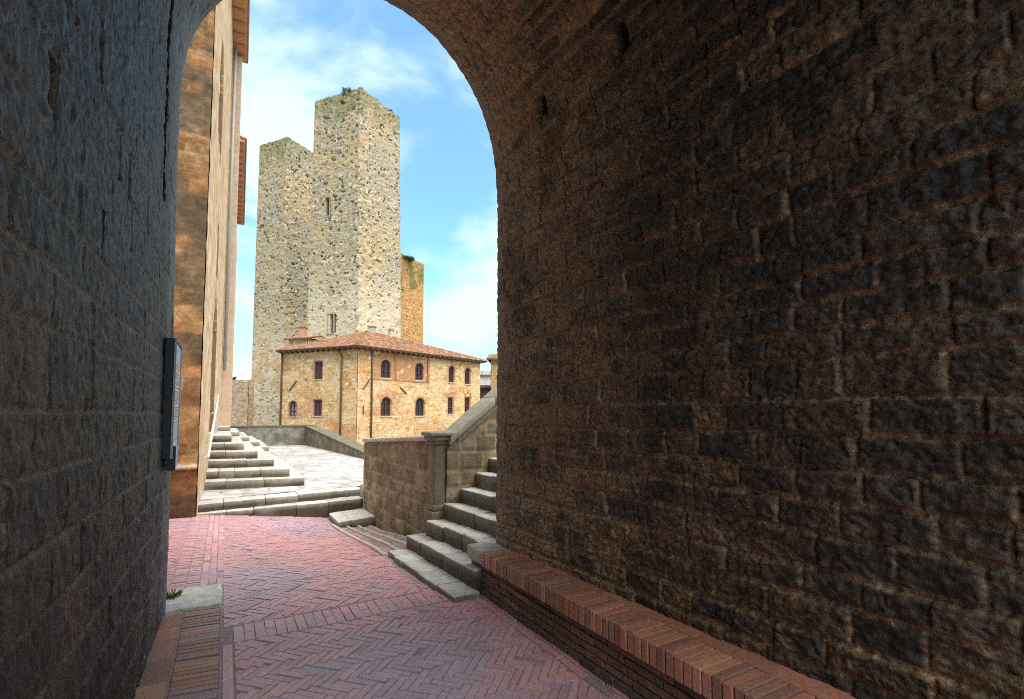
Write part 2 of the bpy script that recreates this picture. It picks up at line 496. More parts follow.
def UFs(d): return np.concatenate([np.arange(0, 4.35, d), 4.35+(np.linspace(0, 1, 40)**1.3)*1.9])
def tunnel_part(name, s0, s1, mat, params, edit=None, ds=.0145):
    UF = UFs(min(ds, .0145)); Sg = np.linspace(s0, s1, int((s1-s0)/ds)+1)
    U, S = np.meshgrid(UF, Sg, indexing='ij')
    c, z_, nc_, nz_ = prof(S)
    h, col, d, r = masonry(U, S, **params)
    if mat is M_WALL:
        pit = fbm(U*26, S*34, 3, 7); big = fbm(U*7, S*9, 3, 8)
        dn = sstep(.50, .34, pit)*sstep(.38, .6, big)
        up = sstep(.60, .72, pit)*sstep(.62, .40, big)
        ch_ = np.abs(fbm(U*15+5, S*21, 4, 9)-.5)*2; ch2 = np.abs(fbm(U*44, S*52, 3, 10)-.5)*2
        h = h-.006*dn+.004*up+.010*sstep(0, .35, ch_)-.008+.004*sstep(0, .4, ch2)
        col = col*(.80+.2*sstep(.02, .3, ch_)+.2*sstep(.02, .4, ch2))[..., None]
        col = col*(1-.35*dn+.55*up)[..., None]
    a = mouth_a(c)-U
    if edit: h, col = edit(a, c, z_, U, h, col)
    h = h*(.35+.65*sstep(-.005, .25, U))
    t = (c+.38)/2.66
    cs = c+U*(-.02+.065*t)
    co = PN(a, cs+nc_*h, z_+nz_*h)
    return mesh_np(name, co.reshape(-1, 3), grid_quads(len(UF), len(Sg)), col.reshape(-1, 3), mat, passage)

def rect_hole(h, col, m, depth, c_=(.02, .017, .015)):
    h = np.where(m, -depth, h); col = np.where(m[..., None], np.array(c_), col); return h, col

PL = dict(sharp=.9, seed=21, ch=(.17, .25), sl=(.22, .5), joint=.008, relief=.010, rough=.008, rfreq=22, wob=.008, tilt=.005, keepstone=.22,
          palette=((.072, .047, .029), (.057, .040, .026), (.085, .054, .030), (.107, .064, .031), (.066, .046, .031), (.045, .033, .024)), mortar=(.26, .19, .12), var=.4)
def edit_left(a, c, z_, U, h, col):
    m = (np.abs(a-1.88) < .028) & (z_ > 2.50) & (z_ < 2.64)
    h, col = rect_hole(h, col, m, .05)
    m = (np.abs(a-4.28) < .060+.010*np.sin(z_*9)) & (z_ > 3.15)
    h, col = rect_hole(h, col, m, .10, (.05, .045, .042))
    # rust and damp streaks, paler stone next to the arch edge
    st = sstep(.56, .66, fbm(a*2.0, z_*1.2, 4, 88))[..., None]
    col = col*(1-.45*st)+np.array((.11, .075, .045))*.45*st
    st = sstep(.54, .66, fbm(a*3.0+9, z_*.8, 4, 98))[..., None]
    col = col*(1-.5*st)+np.array((.05, .042, .034))*.5*st
    g_ = fbm(a*38, z_*16, 3, 93); col = col*(.55+.9*g_)[..., None]; h = h+(g_-.5)*.008
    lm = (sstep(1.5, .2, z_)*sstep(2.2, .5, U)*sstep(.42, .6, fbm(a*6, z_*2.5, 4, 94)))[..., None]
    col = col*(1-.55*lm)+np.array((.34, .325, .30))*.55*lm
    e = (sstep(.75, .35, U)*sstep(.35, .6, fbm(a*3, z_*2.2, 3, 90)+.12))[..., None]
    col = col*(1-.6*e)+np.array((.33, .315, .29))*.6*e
    return h, col
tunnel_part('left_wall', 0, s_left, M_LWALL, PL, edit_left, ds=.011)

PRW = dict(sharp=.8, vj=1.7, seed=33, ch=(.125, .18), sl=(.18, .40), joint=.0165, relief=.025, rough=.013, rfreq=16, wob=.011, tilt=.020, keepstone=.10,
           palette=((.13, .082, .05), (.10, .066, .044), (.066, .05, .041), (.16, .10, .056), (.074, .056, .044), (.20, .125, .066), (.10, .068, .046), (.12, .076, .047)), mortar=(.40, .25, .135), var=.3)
def edit_right(a, c, z_, U, h, col):
    for (am, zc, da, dz) in ((3.42, 4.22, .055, .085), (2.50, 4.20, .06, .11), (1.05, 4.62, .05, .08)):
        m = (np.abs(a-am) < da) & (np.abs(z_-zc) < dz) & (c > 1.4)
        h, col = rect_hole(h, col, m, .16)
    soot = sstep(.45, .62, fbm(a*.9+3, z_*1.0, 4, 61))[..., None]
    col = col*(1-.3*soot)+np.array((.060, .048, .042))*.3*soot
    tan = sstep(.55, .64, fbm(a*3.3, z_*4.6, 5, 64))[..., None]
    col = col*(1-.35*tan)+np.array((.36, .22, .12))*.35*tan
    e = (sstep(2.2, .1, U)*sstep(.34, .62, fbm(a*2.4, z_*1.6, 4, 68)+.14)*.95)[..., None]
    col = col*np.minimum(1+4.2*e, np.maximum(1, .50/np.maximum(col[..., :1], .01)))+np.array((.06, .040, .021))*e  # daylight glow near the arch mouth, painted into the stone colour
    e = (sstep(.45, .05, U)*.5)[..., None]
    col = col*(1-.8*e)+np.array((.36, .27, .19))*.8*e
    return h, col
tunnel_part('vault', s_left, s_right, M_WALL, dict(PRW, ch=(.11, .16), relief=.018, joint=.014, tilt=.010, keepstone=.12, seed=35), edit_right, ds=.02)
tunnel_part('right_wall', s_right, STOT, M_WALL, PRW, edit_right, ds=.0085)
# outer masonry: the front the arch is cut through, its flanks and roof
om = MB(); OC = (.36, .25, .15)
top = 6.25
prof_s = np.linspace(0, STOT, 90)
cc_, zz_, _, _ = prof(prof_s)
def opnt(c, z_, off=0.0): return P(mouth_a(c)-off, c, z_)
def outer(c, z_):     # matching point on the outer rectangle
    if z_ < 4.3: return (-3.2 if c < 1 else 3.1, z_)
    ang = (c-(-.43))/(2.29+.43)
    return (lerp(-3.2, 3.1, min(1, max(0, ang))), top)
for i in range(len(prof_s)-1):
    p0, p1 = (cc_[i], zz_[i]), (cc_[i+1], zz_[i+1])
    q0, q1 = outer(*p0), outer(*p1)
    if i == 0: p0 = (p0[0], -.4); q0 = (q0[0], -.4)
    om.poly([opnt(*p0), opnt(*p1), opnt(*q1), opnt(*q0)], OC)
    if (q0[1] < top) != (q1[1] < top):
        cnr = (-3.2 if q0[0] < 1 or q1[0] < 1 and q0[1] < top else 3.1, top)
        om.poly([opnt(*q0), opnt(*q1), opnt(*cnr)], OC)
om.build('front_wall', M_FAR, passage)
fl = MB()
for c in (-3.2, 3.1):
    fl.poly([P(mouth_a(c), c, -1.6), P(mouth_a(c), c, top), P(-1.3, c, top), P(-1.3, c, -1.6)], OC)
fl.build('outer_wall', M_FAR, passage)
rf = MB()
rf.box(P(-1.4, -3.4, top+.003), np.array(P(1, 0, 0))*(mouth_a(.8)+1.4), np.array(P(0, 1, 0))*6.7, (0, 0, .25), (.28, .16, .10))
rf.build('roof', M_TILE, passage)

# ================================================================== BENCH along the right wall
bench = thing('brick_bench', (0, 0, 0), 'long low brick bench with a soldier course edge along the dark right wall', 'bench')
bb = MB(); rb2 = random.Random(5)
zb = -.02; rowh = [.075, .052, .052, .052, .052]
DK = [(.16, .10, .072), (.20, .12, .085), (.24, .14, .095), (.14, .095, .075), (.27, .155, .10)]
bb.box(P(-2.2, 2.05, -.1), P(6.35, 0, 0), P(0, .4, 0), (0, 0, .36), (.10, .075, .055))
zc = zb
for k, hh in enumerate(rowh):
    a = -2.2+rb2.uniform(-.2, 0)
    while a < 4.15:
        l = rb2.uniform(.12, .19) if k == 0 else rb2.uniform(.20, .30)
        e = min(a+l, 4.15); f = .012 if k == 0 else 0
        if e-a > .03:
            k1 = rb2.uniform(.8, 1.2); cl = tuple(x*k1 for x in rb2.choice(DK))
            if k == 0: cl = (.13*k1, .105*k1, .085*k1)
            o = 2.035-f+rb2.uniform(-.006, .006)
            bb.box(P(a+.004, o, zc+.004), P(e-a-.008, 0, 0), P(0, .08, 0), (0, 0, hh-.008), cl)
        a += l
    zc += hh
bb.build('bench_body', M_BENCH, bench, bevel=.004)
bc = MB(); a = -2.2
while a < 4.0:
    w = .056+rb2.uniform(-.003, .003); k1 = rb2.uniform(.78, 1.2)
    cl = tuple(x*k1 for x in rb2.choice([(.46, .20, .13), (.40, .18, .12), (.52, .25, .16), (.34, .18, .135), (.49, .22, .14)]))
    zt = .39+rb2.uniform(-.004, .004)
    bc.box(P(a+.004, 2.0+rb2.uniform(-.004, .004), .268), P(w-.008, 0, 0), P(0, .245, 0), (0, 0, zt-.268), cl)
    a += w
bc.build('brick_edging', M_BRICK, bench, bevel=.005)
bt = MB(); a = -2.2
while a < 4.0:
    l = rb2.uniform(.35, .6); k1 = rb2.uniform(.85, 1.15); e = min(4.0, a+l)
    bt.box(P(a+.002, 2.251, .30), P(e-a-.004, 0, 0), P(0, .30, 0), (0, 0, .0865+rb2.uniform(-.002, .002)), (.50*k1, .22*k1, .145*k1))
    a = e
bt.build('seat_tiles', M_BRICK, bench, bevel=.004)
blocks('end_stone', M_STEP, bench, [([(4.00, 2.02), (4.34, 2.00), (4.34, 2.44), (4.00, 2.44)], .262, .385, (.46, .43, .36))], amp=.012, bev=.018, cut=.05)
blocks('end_pier', M_BENCH, bench, [([(4.155, 2.045), (4.33, 2.045), (4.33, 2.40), (4.155, 2.40)], -.08, .262, (.15, .10, .075))], amp=.006, bev=.012, cut=.06)

# ================================================================== RIGHT STAIRCASE
stairs = thing('stone_staircase', (0, 0, 0), 'worn grey stone steps rising to the right past the brick bench end', 'steps')
RS = [(.05, 1.65, 4.02, 5.72, -.12, .24), (.20, 1.87, 4.10, 5.74, -.2, .3), (.37, 2.08, 4.12, 5.62, -.2, .3), (.54, 2.295, 4.25, 5.62, -.1, .32),
      (.71, 2.50, 4.3, 5.62, .1, .32), (.88, 2.70, 4.35, 5.62, .3, .32), (1.05, 2.90, 4.4, 5.62, .5, .32), (1.22, 3.10, 4.4, 5.62, .6, .32), (1.39, 3.30, 4.4, 5.62, .7, .34), (1.56, 3.5, 4.4, 5.62, .8, .6)]
for i, (z1, c0, a0, a1, z0, dep) in enumerate(RS):
    lens = [rk.uniform(.7, 1.5) for _ in range((5, 3, 4, 2, 2, 3)[min(i, 5)])]
    it = step_blocks((a0, c0+.10), (a1, c0), dep, z0-.2, z1, lens, (0, 1))
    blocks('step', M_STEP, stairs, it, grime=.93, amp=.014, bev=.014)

# sloping parapet on the far side of these stairs
par = thing('stair_parapet', (0, 0, 0), 'stone parapet with a sloping weathered coping above the right stairs', 'parapet')
SW = dict(seed=51, ch=(.15, .27), sl=(.17, .42), joint=.014, relief=.014, rough=.010, rfreq=9, wob=.012, keepstone=.12,
          palette=((.24, .175, .105), (.21, .155, .095), (.27, .20, .12), (.19, .145, .09), (.28, .195, .11), (.22, .18, .125)), mortar=(.30, .235, .155), var=.2)
def edit_moss(U, V, h, col):
    st = sstep(.50, .64, fbm(U*1.5, V*1.2, 4, 70))[..., None]
    return h, col*(1-.4*st)+np.array((.085, .07, .04))*.4*st
CN = 2.36                                     # where the newel stands
def slope_z(c): return 1.36+(c-CN-.09)*.80
c1 = 5.2
Wd = c1-CN+.03
def pk(U, V): return V <= slope_z(CN-.03+U)+.35-.05
wall_patch('parapet_wall', P(5.64, CN-.03, -.35), CX, ZX, Wd, 4.2, .02, M_FAR, par, dict(SW), edit_moss, keep=pk)
cm = MB()
def sl_box(mb, a0, a1, ca, cb, dz0, dz1, col):
    b = [P(a0, ca, slope_z(ca)+dz0), P(a0, cb, slope_z(cb)+dz0), P(a1, cb, slope_z(cb)+dz0), P(a1, ca, slope_z(ca)+dz0)]
    t = [P(a0, ca, slope_z(ca)+dz1), P(a0, cb, slope_z(cb)+dz1), P(a1, cb, slope_z(cb)+dz1), P(a1, ca, slope_z(ca)+dz1)]
    mb.hexa(b, t, col)
bk = MB()
bk.hexa([P(5.66, CN-.03, -.35), P(5.66, c1, -.35), P(5.9, c1, -.35), P(5.9, CN-.03, -.35)],
        [P(5.66, CN-.03, slope_z(CN-.03)-.06), P(5.66, c1, slope_z(c1)-.06), P(5.9, c1, slope_z(c1)-.06), P(5.9, CN-.03, slope_z(CN-.03)-.06)], (.24, .18, .12))
bk.build('parapet_core', M_FAR, par)
it = []; c = CN-.02
while c < c1-.1:
    e = min(c+.62, c1)
    it.append(([(5.555, c+.003), (5.555, e-.003), (5.97, e-.003), (5.97, c+.003)], [slope_z(c)-.05, slope_z(e)-.05]*1+[slope_z(e)-.05, slope_z(c)-.05], [slope_z(c)+.045, slope_z(e)+.045, slope_z(e)+.045, slope_z(c)+.045], (.31, .285, .22)))
    c = e
blocks('coping', M_STEP, par, it, amp=.007, bev=.018, cut=.06)
mo = MB(); sl_box(mo, 5.60, 5.632, CN+.1, c1, -.13, -.052, (.24, .19, .13)); sl_box(mo, 5.618, 5.637, CN+.1, c1, -.17, -.132, (.2, .155, .105))
mo.build('coping_moulding', M_FAR, par, bevel=.006)

# newel at the foot of the parapet
nw = []
def sq(a, c, r, r2=None): 
    r2 = r2 or r; return [(a-r, c-r2), (a+r, c-r2), (a+r, c+r2), (a-r, c+r2)]
NA = 5.74
nw += [(sq(NA, CN-.09, .092), .28, 1.235, (.22, .165, .105))]
nw += [(sq(NA, CN-.09, .135), .30, .45, (.21, .16, .10)), (sq(NA, CN-.09, .115), .452, .52, (.22, .165, .11))]
nw += [(sq(NA, CN-.09, .115), 1.237, 1.28, (.22, .17, .11)), (sq(NA, CN-.09, .145), 1.283, 1.33, (.25, .20, .135)), (sq(NA, CN-.09, .17), 1.333, 1.385, (.27, .24, .18))]
blocks('newel', M_STEP, par, nw, amp=.005, bev=.014, cut=.06)

# ================================================================== LOW WALL beside the alley
low = thing('low_wall', (0, 0, 0), 'low brown stone wall with flat coping between terrace and right stairs', 'wall')
LA0, LA1 = 5.86, 9.72
def lz(a): return 1.30-.20*(a-LA0)/(LA1-LA0)
LC = 2.36
LL = LA1-LA0
# face towards the alley (normal -c): ud x vd must give -CX -> ud = -AX
wall_patch('wall_face', P(LA1, LC, -.7), -AX, ZX, LL, 2.0, .02, M_FAR, low, dict(SW, seed=58), edit_moss,
           keep=lambda U, V: V <= lz(LA1-U)+.7-.03)
lb = MB()
lb.hexa([P(LA0, LC-.0, -1), P(LA1-.0, LC-.0, -1), P(LA1-.0, LC+.3, -1), P(LA0, LC+.3, -1)],
        [P(LA0, LC-.0, lz(LA0)-.04), P(LA1-.0, LC-.0, lz(LA1)-.04), P(LA1-.0, LC+.3, lz(LA1)-.04), P(LA0, LC+.3, lz(LA0)-.04)], (.24, .18, .12))
lb.build('wall_core', M_FAR, low)
it = []; a = LA0
while a < LA1-.05:
    e = min(a+.78, LA1+.05)
    if LA1-e < .3: e = LA1+.05
    it.append(([(a+.003, LC-.06), (e-.003, LC-.06), (e-.003, LC+.36), (a+.003, LC+.36)], [lz(a)-.035, lz(e)-.035, lz(e)-.035, lz(a)-.035], [lz(a)+.035, lz(e)+.035, lz(e)+.035, lz(a)+.035], (.43, .39, .31)))
    a = e
blocks('coping', M_STEP, low, it, amp=.007, bev=.016, cut=.07)
blocks('base_block', M_STEP, low, [([(LA1-.14, LC-.09), (LA1+.06, LC-.09), (LA1+.06, LC+.1), (LA1-.14, LC+.1)], .05, .26, (.33, .28, .2)),
                                  ([(LA1-.05, LC-.035), (LA1+.025, LC-.035), (LA1+.025, LC+.3), (LA1-.05, LC+.3)], .262, lz(LA1)-.04, (.28, .22, .15))], amp=.008, bev=.03, cut=.05)

# ================================================================== STEPS up to the terrace
entry = thing('terrace_steps', (0, 0, 0), 'three shallow stone steps crossing the alley up to the pale terrace', 'steps')
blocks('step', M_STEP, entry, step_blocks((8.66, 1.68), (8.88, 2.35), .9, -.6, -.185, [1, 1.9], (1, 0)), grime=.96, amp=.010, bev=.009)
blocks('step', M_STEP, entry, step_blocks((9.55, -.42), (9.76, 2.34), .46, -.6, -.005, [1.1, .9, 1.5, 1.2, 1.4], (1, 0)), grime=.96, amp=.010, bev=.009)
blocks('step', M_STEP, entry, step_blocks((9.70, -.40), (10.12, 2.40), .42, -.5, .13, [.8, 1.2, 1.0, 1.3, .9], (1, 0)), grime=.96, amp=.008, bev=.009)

# terrace
res = .035
na, nc = int(16.2/res), int(5.2/res)
Ag, Cg = np.meshgrid(np.linspace(9.8, 26.0, na), np.linspace(-1.0, 4.2, nc), indexing='ij')
h, col, d, r = masonry(Cg, Ag, seed=71, ch=(.38, .6), sl=(.5, 1.1), joint=.012, relief=.006, rough=.004, rfreq=5, wob=.01, keepstone=.15,
                       palette=((.45, .44, .42), (.40, .395, .38), (.49, .475, .45), (.37, .365, .355)), mortar=(.21, .195, .175), var=.14)
kp = Ag > (9.70+.42+(Cg+.40)*.15+.0)
struct(mesh_np('terrace', PN(Ag, Cg, .122+h).reshape(-1, 3), grid_quads(na, nc, kp), col.reshape(-1, 3), M_SLAB))
tb = MB(); tb.box(P(10.3, -1.0, -1.61), P(15.7, 0, 0), P(0, 5.2, 0), (0, 0, 1.715), (.3, .25, .19))
struct(tb.build('terrace_base', M_FAR))

# ================================================================== PALACE STEPS on the left
pal_st = thing('palace_staircase', (0, 0, 0), 'tall flight of pale steps stepping in at the right below the palace door', 'steps')
LV = [(.29, 11.42, 11.16, 1.48), (.45, 11.82, 11.50, 1.23), (.61, 12.44, 12.22, .98), (.77, 12.87, 12.65, .68), (.93, 13.32, 13.15, .42), (1.09, 13.94, 13.85, .17)]
for i, (z1, aL, aR, cR) in enumerate(LV):
    nxt = LV[i+1] if i+1 < len(LV) else None
    zlow = z1-.22
    it = step_blocks((aL, -.42), (aR, cR), (.85 if i < 5 else 1.2), zlow, z1, [rk.uniform(.6, 1.5) for _ in range((3, 4, 2, 2, 2, 1)[i])], (1, 0))
    # the tread turns the corner and runs back along the right side
    c0 = (nxt[3]-.06) if nxt else -.2
    a = aR+(.86 if i < 5 else 1.21)
    while a < 17.2:
        e = min(a+rk.uniform(.9, 1.4), 17.3)
        it.append(([(a+.004, c0-.2), (a+.004, cR), (e-.004, cR), (e-.004, c0-.2)], zlow, z1+rk.uniform(-.003, .003), stone()))
        a = e
    blocks('step', M_STEP, pal_st, it, grime=.96, amp=.008, bev=.008, cut=.12)
    if 0 < i < 6:
        it = step_blocks((17.32, c0-.25), (17.32, cR), 1.4, zlow, z1+.13, [1], (1, 0))
        it += step_blocks((18.73, c0-.25), (18.73, cR), 3.5, zlow, z1+.13, [1], (1, 0))
        blocks('step', M_STEP, pal_st, it, grime=.96, amp=.008, bev=.008, cut=.15)

# ================================================================== LEFT PALACE
palace = thing('palace', (0, 0, 0), 'tall plastered palace on the left with an orange stone end wall and overhanging eaves', 'building')
F0 = np.array((-4.98, 7.98, 0)); FD = np.array((-.4786, .878, 0)); FN = np.array((.878, .4786, 0))
def FP(s, z_, o=0.0): return F0+FD*s+FN*o+ZX*z_
# end wall facing the passage: runs left from the corner
EW = dict(seed=81, ch=(.14, .26), sl=(.2, .5), joint=.012, relief=.010, rough=.014, rfreq=9, wob=.03, keepstone=.6,
          palette=((.27, .135, .055), (.22, .105, .045), (.31, .165, .07), (.18, .09, .042), (.25, .14, .065)), mortar=(.36, .22, .11), var=.3)
def edit_end(U, V, h, col):
    zz = V-.4
    st = sstep(.47, .6, fbm(U*1.1, V*1.9, 5, 83))[..., None]
    col = col*(1-.7*st)+np.array((.085, .068, .045))*.7*st
    pl = (zz < .78)[..., None]
    col = np.where(pl, col*np.array((.72, .62, .56)), col)
    h = np.where(zz < .78, h+.03, h)
    ln = (np.abs(zz-.78) < .03)
    h = np.where(ln, h+.025, h); col = np.where(ln[..., None], np.array((.45, .33, .22)), col)
    return h, col
wall_patch('end_wall', F0-CX*3.0+ZX*(-.4), CX, ZX, 3.0, 14.2, .035, M_FAR, palace, EW, edit_end)
PF = dict(seed=85, ch=(.25, .45), sl=(.4, .9), joint=.01, relief=.004, rough=.010, rfreq=4, wob=.02, keepstone=.8,
          palette=((.78, .52, .30), (.80, .55, .34), (.75, .49, .27), (.78, .54, .34)), mortar=(.66, .44, .26), var=.08)
def shape_door(s, z_, s0, s1, z0, z1, rise):
    half = (s1-s0)/2; mid = (s0+s1)/2; x = np.abs(s-mid)/half
    topz = z1-rise*np.clip(x, 0, 1)**1.8
    return (x < 1) & (z_ > z0) & (z_ < topz)
def edit_fac(U, V, h, col):
    z_ = V-.4; s = U
    st = sstep(.50, .66, fbm(U*2.2, V*.35, 4, 91))[..., None]
    col = col*(1-.22*st)+np.array((.52, .36, .24))*.22*st
    for (s0, s1, z0, z1, rise) in ((2.95, 5.0, 1.2, 4.3, .9), (2.1, 3.9, 7.35, 9.75, .9), (3.5, 4.4, 4.75, 6.0, .35)):
        m = shape_door(s, z_, s0, s1, z0, z1, rise)
        h = np.where(m, -.28, h); col = np.where(m[..., None], np.array((.20, .13, .085)), col)
    return h, col
wall_patch('front_wall', FP(0, -.4), FD, ZX, 10.0, 14.3, .04, M_PLAST, palace, PF, edit_fac)
def edit_fac2(U, V, h, col):
    z_ = V-.4
    st = sstep(.50, .66, fbm(U*2.2+50, V*.35, 4, 91))[..., None]
    col = col*(1-.22*st)+np.array((.52, .36, .24))*.22*st
    for (s0, s1, z0, z1, rise) in ((1.2, 2.2, 2.2, 4.2, .4), (4.0, 5.0, 2.2, 4.2, .4), (2.0, 3.2, 6.2, 8.4, .5)):
        m = shape_door(U, z_, s0, s1, z0, z1, rise)
        h = np.where(m, -.25, h); col = np.where(m[..., None], np.array((.18, .12, .08)), col)
    return h, col
wall_patch('front_wall', FP(10.05, -.4, .16), FD, ZX, 13.0, 11.5, .06, M_PLAST, palace, dict(PF, seed=87), edit_fac2)
pm = MB(); PC = (.55, .43, .33)
pm.box(FP(.05, -1.6, -.31), FD*9.95, -FN*7, ZX*15.5, PC); pm.box(FP(10.0, -1.6, -.12), FD*13.0, -FN*7, ZX*12.65, PC)
pm.build('wall_core', M_PLAST, palace)
pp = MB(); pp.box(FP(9.45, .1, .0), FD*.62, FN*.30, ZX*13.7, (.66, .49, .35)); pp.build('corner_pier', M_PLAST, palace, bevel=.02)
EC = (.52, .29, .17)
def eave(s0, s1, z_, o):
    e = MB()
    e.hexa([FP(s0, z_, -.5), FP(s1, z_, -.5), FP(s1, z_, o), FP(s0, z_, o)], [FP(s0, z_+.32, -.5), FP(s1, z_+.32, -.5), FP(s1, z_+.07, o), FP(s0, z_+.07, o)], EC)
    s = s0+.1
    while s < s1-.1:                                  # rafters below the boards
        e.box(FP(s, z_-.06, 0), FD*.10, FN*(o-.06), ZX*.058, (.42, .23, .13)); s += .55
    ob = e.build('eave', M_WOOD, palace)
    t = MB(); s = s0
    rt = random.Random(int(s0*10)+2)
    while s < s1:                                     # row of tile ends
        k = rt.uniform(.8, 1.2)
        t.tube([FP(s+.09, z_+.12, o+.05), FP(s+.09, z_+.50, -1.0)], .085, (.36*k, .17*k, .11*k), 6); s += .2
    t.build('roof', M_TILE, palace, smooth=True)
eave(-.4, 10.05, 14.0, .42); eave(10.1, 18.9, 11.15, .46)
gp = MB(); gp.tube([FP(9.2, 3.0, .10), FP(9.2, 13.9, .10)], .05, (.33, .32, .29)); gp.build('gutter_pipe', M_MET, palace, smooth=True)
def recess(kind, sec, s0, s1, z0, z1, rise, col):
    """dark infill of an opening and its far jamb"""
    m = MB(); m.box(FP(s0+.02, z0, sec-.27), FD*(s1-s0-.04), FN*.03, ZX*(z1-z0), col)
    m.hexa([FP(s1-.14, z0, sec-.25), FP(s1+.02, z0, sec-.25), FP(s1+.02, z0, sec+.006), FP(s1-.14, z0, sec+.006)],
           [FP(s1-.14, z1-rise*.75, sec-.25), FP(s1+.02, z1-rise*.95, sec-.25), FP(s1+.02, z1-rise*.95, sec+.006), FP(s1-.14, z1-rise*.75, sec+.006)], (.24, .145, .085))
    m.build(kind, M_WOOD, palace)
recess('door', 0, 2.95, 5.0, 1.2, 4.3, .9, (.17, .11, .075)); recess('window', 0, 2.1, 3.9, 7.35, 9.75, .9, (.24, .14, .085)); recess('window', 0, 3.5, 4.4, 4.75, 6.0, .35, (.15, .10, .07))
recess('window', .16, 11.25, 12.25, 2.2, 4.2, .4, (.17, .11, .07)); recess('window', .16, 14.05, 15.05, 2.2, 4.2, .4, (.17, .11, .07)); recess('window', .16, 12.05, 13.25, 6.2, 8.4, .5, (.17, .11, .07))

# handrail up the steps, against the palace front
hr = thing('handrail', (0, 0, 0), 'thin white iron handrail climbing the palace front beside the steps', 'handrail')
def FR(s): return .84+(s-1.0)*.335
rl = MB(); rl.tube([FP(1.0, FR(1.0), .10), FP(2.7, FR(2.7), .10), FP(4.6, FR(4.6), .10)], .022, (.72, .70, .66)); rl.build('rail', M_MET, hr, smooth=True)
for s in (1.05, 2.2, 3.4, 4.5):
    q = MB(); q.tube([FP(s, FR(s), .10), FP(s, FR(s)-.02, .05), FP(s, FR(s)-.06, -.02)], .012, (.68, .66, .62)); q.build('bracket', M_MET, hr, smooth=True)

# ================================================================== TERRACE PARAPET
tp = thing('terrace_parapet', (0, 0, 0), 'rough grey rendered parapet at the back of the terrace, sloping down right', 'parapet')
PQ = dict(seed=95, ch=(.25, .5), sl=(.4, .9), joint=.012, relief=.006, rough=.014, rfreq=4, wob=.02, keepstone=.75,
          palette=((.32, .30, .265), (.28, .265, .235), (.35, .325, .28)), mortar=(.24, .22, .19), var=.15)
wall_patch('parapet_wall', P(25.6, -.9, 0), CX, ZX, 4.3, 1.0, .04, M_PAR, tp, PQ)
def tz(a): return .30+(a-16.8)*(.98-.30)/(25.6-16.8)
def pp_c(a, o=0.0): return 3.40+(25.6-a)*.07+o
p_a, p_b = np.array(P(25.6, pp_c(25.6), 0)), np.array(P(14.2, pp_c(14.2), 0))
p_d = (p_b-p_a)/np.linalg.norm(p_b-p_a)
wall_patch('parapet_wall', p_a, p_d, ZX, float(np.linalg.norm(p_b-p_a)), 1.0, .04, M_PAR, tp, dict(PQ, seed=97), keep=lambda U, V: V <= tz(25.6-U)+.01)
tc_ = MB()
tc_.box(P(25.62, -.9, -1.6), P(.35, 0, 0), P(0, 4.7, 0), (0, 0, 2.6), (.3, .28, .24))
def skew(mb, a0, a1, o0, o1, z0, z1a, z1b, col):
    q = [(a0, o0), (a1, o0), (a1, o1), (a0, o1)]; zt = [z1a, z1b, z1b, z1a]; zb_ = z0 if isinstance(z0, (list, tuple)) else [z0]*4
    mb.hexa([P(a, pp_c(a, o), zb_[i]) for i, (a, o) in enumerate(q)], [P(a, pp_c(a, o), zt[i]) for i, (a, o) in enumerate(q)], col)
skew(tc_, 14.2, 25.6, .02, .38, -1.6, tz(14.2), tz(25.6), (.3, .28, .24))
tc_.build('parapet_core', M_PAR, tp)
tk = MB()
tk.box(P(25.54, -.9, 1.004), P(.48, 0, 0), P(0, 4.76, 0), (0, 0, .07), (.20, .18, .14))
za, zb2 = tz(14.2)+.004, tz(25.535)+.004
skew(tk, 14.2, 25.535, -.06, .46, [za, zb2, zb2, za], za+.066, zb2+.066, (.20, .18, .14))
tk.build('coping', M_PAR, tp, bevel=.015)

# ================================================================== HOUSE
house = thing('brick_house', (0, 0, 0), 'orange brick house with red tile roof and arched windows below the towers', 'house')
HC = np.array((-13.02, 42.0, 0)); HL = np.array((-20.96, 45.3, 0)); HR = np.array((-3.47, 53.9, 0))
def unit(v): return v/np.linalg.norm(v)
HU = unit(HL-HC); HV = unit(HR-HC); WL = np.linalg.norm(HL-HC); WR = np.linalg.norm(HR-HC)
ZB = -1.6; ZE = 7.25
HN_L = np.cross(-HU, ZX); HN_R = np.cross(HV, ZX)        # outward normals
HP = dict(seed=101, ch=(.13, .24), sl=(.22, .55), joint=.03, relief=.02, rough=.02, rfreq=2.5, wob=.03, keepstone=.35,
          palette=((.60, .345, .15), (.63, .40, .20), (.55, .295, .12), (.66, .49, .30), (.59, .325, .14), (.50, .27, .12)), mortar=(.60, .43, .25), var=.2)
winL = [(3.83, 4.70, 4.62, 6.15, 0), (6.68, 7.55, 1.38, 2.72, 1), (3.80, 4.68, 1.43, 2.80, 0)]
winR = [(2.36, 3.40, 4.78, 6.40, 1), (6.25, 7.25, 4.80, 6.42, 1), (10.62, 11.36, 4.78, 6.44, 1), (12.95, 13.72, 4.72, 6.42, 1),
        (2.46, 3.52, 1.42, 3.08, 1), (6.35, 7.42, 1.42, 3.10, 1), (10.55, 11.25, 1.62, 3.25, 2), (12.97, 13.72, 1.78, 3.30, 2)]
def win_mask(u, z_, w, grow=0.0):
    u0, u1, z0, z1, k = w
    mid = (u0+u1)/2; hf = (u1-u0)/2+grow
    if k == 1:
        zs = z1-(u1-u0)/2
        return ((np.abs(u-mid) < hf) & (z_ > z0-grow) & (z_ < zs)) | (((u-mid)**2+(z_-zs)**2 < hf*hf) & (z_ >= zs))
    return (np.abs(u-mid) < hf) & (z_ > z0-grow) & (z_ < z1+grow)
